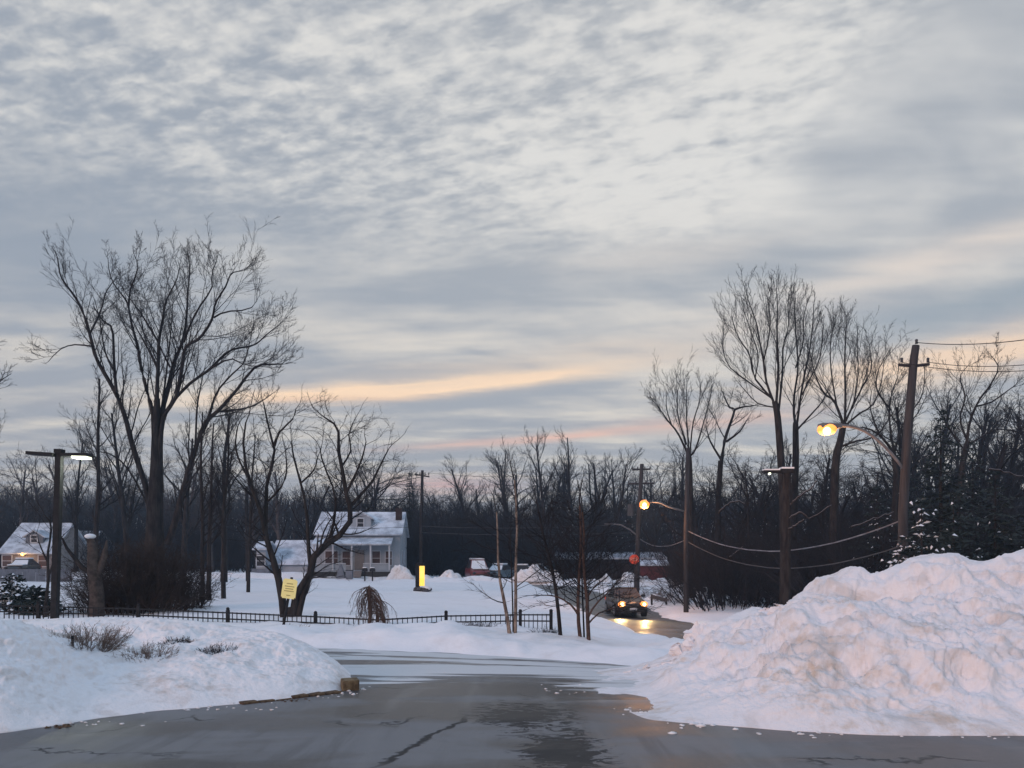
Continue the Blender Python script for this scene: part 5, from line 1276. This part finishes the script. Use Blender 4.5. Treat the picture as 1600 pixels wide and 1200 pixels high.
# snowy fallen limbs in the right woods
def limb(label, pix, Y, r, seed):
    A = np.array([tuple(P(u, v, Y)) for u, v in pix]); k = len(A); rs_ = random.Random(seed)
    tt = np.linspace(0, k-1, 14); ii = np.clip(np.floor(tt).astype(int), 0, k-2); f = (tt-ii)[:, None]
    p0, p1, p2, p3 = A[np.clip(ii-1, 0, k-1)], A[ii], A[ii+1], A[np.clip(ii+2, 0, k-1)]
    pts = [Vector(x)+Vector((rs_.gauss(0, .015), 0, rs_.gauss(0, .02))) for x in .5*((2*p1)+(-p0+p2)*f+(2*p0-5*p1+4*p2-p3)*f*f+(-p0+3*p1-3*p2+p3)*f**3)]
    a = pts[0]; r_ = thing('snowy_limb', label, 'branch', a, group='snow lined limbs in the right woods')
    n = len(pts)
    MB().tube([p-a for p in pts], [r*(1-.6*i/n) for i in range(n)], 6).build('limb', M_['bark'], r_, True)
    MB().tube([p-a+Vector((0, 0, r*.8)) for p in pts], [r*.45*(1-.6*i/n) for i in range(n)], 6).build('snow_line', M_['cable_snow'], r_, True)
for i, (lab, pix, Y) in enumerate([
    ('snow lined limb arching up in the dark woods left of the lamp post', [(1122, 802), (1135, 790), (1150, 783), (1164, 788)], 44),
    ('snow lined limb rising right of the dark lamp post, upper one', [(1234, 790), (1248, 776), (1262, 768), (1276, 752)], 29),
    ('snow lined limb rising right of the dark lamp post, middle one', [(1232, 810), (1250, 800), (1262, 808), (1275, 806), (1300, 790)], 29),
    ('short snow lined limb low right of the dark lamp post', [(1232, 828), (1244, 820), (1256, 812)], 29),
    ('snow lined limb slanting in the woods left of the snow laden evergreen', [(1330, 824), (1350, 817), (1375, 808), (1397, 800)], 30),
    ('snow lined limb slanting low in the woods between the lamp poles', [(1140, 870), (1152, 862), (1160, 855)], 43),
    ('snow lined limb near the right edge of the woods', [(1545, 733), (1570, 738), (1600, 746)], 27),
]): limb(lab, pix, Y, .05 if Y > 40 else .035, i)
# kerb stones at the end of the left bank
q = gp(541, 1080); kb = thing('kerb', 'stained concrete kerb end sticking out of the left snow bank', 'kerb', (q.x+.02, q.y+.12, float(B(q.x, q.y))), R(22))
MB().box((0, 0, .05), (.21, .17, .17), rx=R(4)).build('kerb_stone', M_['kerb'], kb, bevel=.02)
q2 = gp(430, 1094); kb2 = thing('kerb', 'half buried kerb edge with brown dirt under the front of the left snow bank', 'kerb', (q2.x, q2.y+.13, float(B(q2.x, q2.y))), R(28))
kb2.rotation_euler = (0, 0, 0)
for i in range(6):
    a_, b_ = gp(372+i*26, 1102-i*3.1), gp(398+i*26, 1098.9-i*3.1); c_ = (a_+b_)/2-kb2.location
    st_ = MB().box((0, 0, 0), ((b_-a_).length*.97, .14, .07)).build('kerb_stone', M_['dirt'], kb2, bevel=.015)
    st_.location = (c_.x, c_.y+.075, -.006-.009*(i % 3)); st_.rotation_euler = (0, 0, math.atan2(b_.y-a_.y, b_.x-a_.x))
# loose chunks: broken snow on the pavement
def chunks(name, label, spots, m, seed):
    rs = random.Random(seed); mb = MB()
    for (u, v, n, su, sv, s0, s1) in spots:
        for i in range(n):
            q = gp(u+rs.gauss(0, su), v+rs.gauss(0, sv)); s = rs.uniform(s0, s1)*(.5+rs.random()*.8); k = len(mb.v)
            mb.ball((q.x, q.y, q.z), s*.75, 7, 5, (rs.uniform(.8, 1.7), rs.uniform(.7, 1.3), rs.uniform(.3, .7)))
            for j in range(k, len(mb.v)): x, y, z = mb.v[j]; mb.v[j] = (x+rs.gauss(0, s*.14), y+rs.gauss(0, s*.14), z+rs.gauss(0, s*.1))
    o = mb.build(name, M_[m], None, True); tag(o, label, kind='stuff'); return o
chunks('snow_crumbs', 'loose crumbs of snow along the foot of the banks', [(1010, 1114, 24, 26, 4, .01, .03), (1130, 1133, 26, 60, 3, .012, .04), (1330, 1145, 34, 90, 2.5, .012, .035), (1540, 1148, 26, 60, 2.5, .012, .035),
    (560, 1074, 14, 8, 4, .01, .035), (500, 1086, 26, 26, 3, .01, .03), (330, 1105, 24, 70, 3, .01, .03), (120, 1131, 30, 60, 3, .01, .04), (890, 1078, 14, 20, 5, .01, .03)], 'snow_bank', 5)
chunks('dirt_crumbs', 'brown dirt crumbs at the foot of the left bank', [(100, 1134, 26, 8, 2, .012, .035), (440, 1094, 40, 26, 1.5, .008, .02), (390, 1098, 20, 16, 1.5, .008, .02)], 'dirt', 6)
mb = MB(); rs = random.Random(8)
for (u, v, Y, s) in [(1088, 984, 12.4, .16), (1100, 980, 12.4, .12), (1078, 1000, 12.3, .10), (1062, 1012, 12.6, .14), (1052, 1040, 12.2, .22), (1015, 1050, 12.3, .18), (1045, 1058, 12., .12), (985, 1058, 12.3, .12), (1322, 900, 11.2, .13), (1335, 905, 11.2, .10), (1215, 952, 11.8, .12), (1195, 955, 12, .1)]:
    p = P(u, v, Y); k = len(mb.v); mb.ball(p+Vector((0, 0, -s*.45)), s*.9, 9, 7, (1.3, 1, .85))
    for j in range(k, len(mb.v)): x, y, z = mb.v[j]; mb.v[j] = (x+rs.gauss(0, s*.2), y+rs.gauss(0, s*.2), z+rs.gauss(0, s*.2))
tag(mb.build('snow_blocks', M_['snow_pile'], None, False), 'broken blocks of clean snow on the crest of the tall pile', kind='stuff')
# ---------------------------------------------------------------- the cold evening air
hb = MB().box((0, 190, 15), (1500, 520, 38)).build('haze', hzv); tag(hb, 'thin cold evening haze lying over the whole place', kind='stuff')
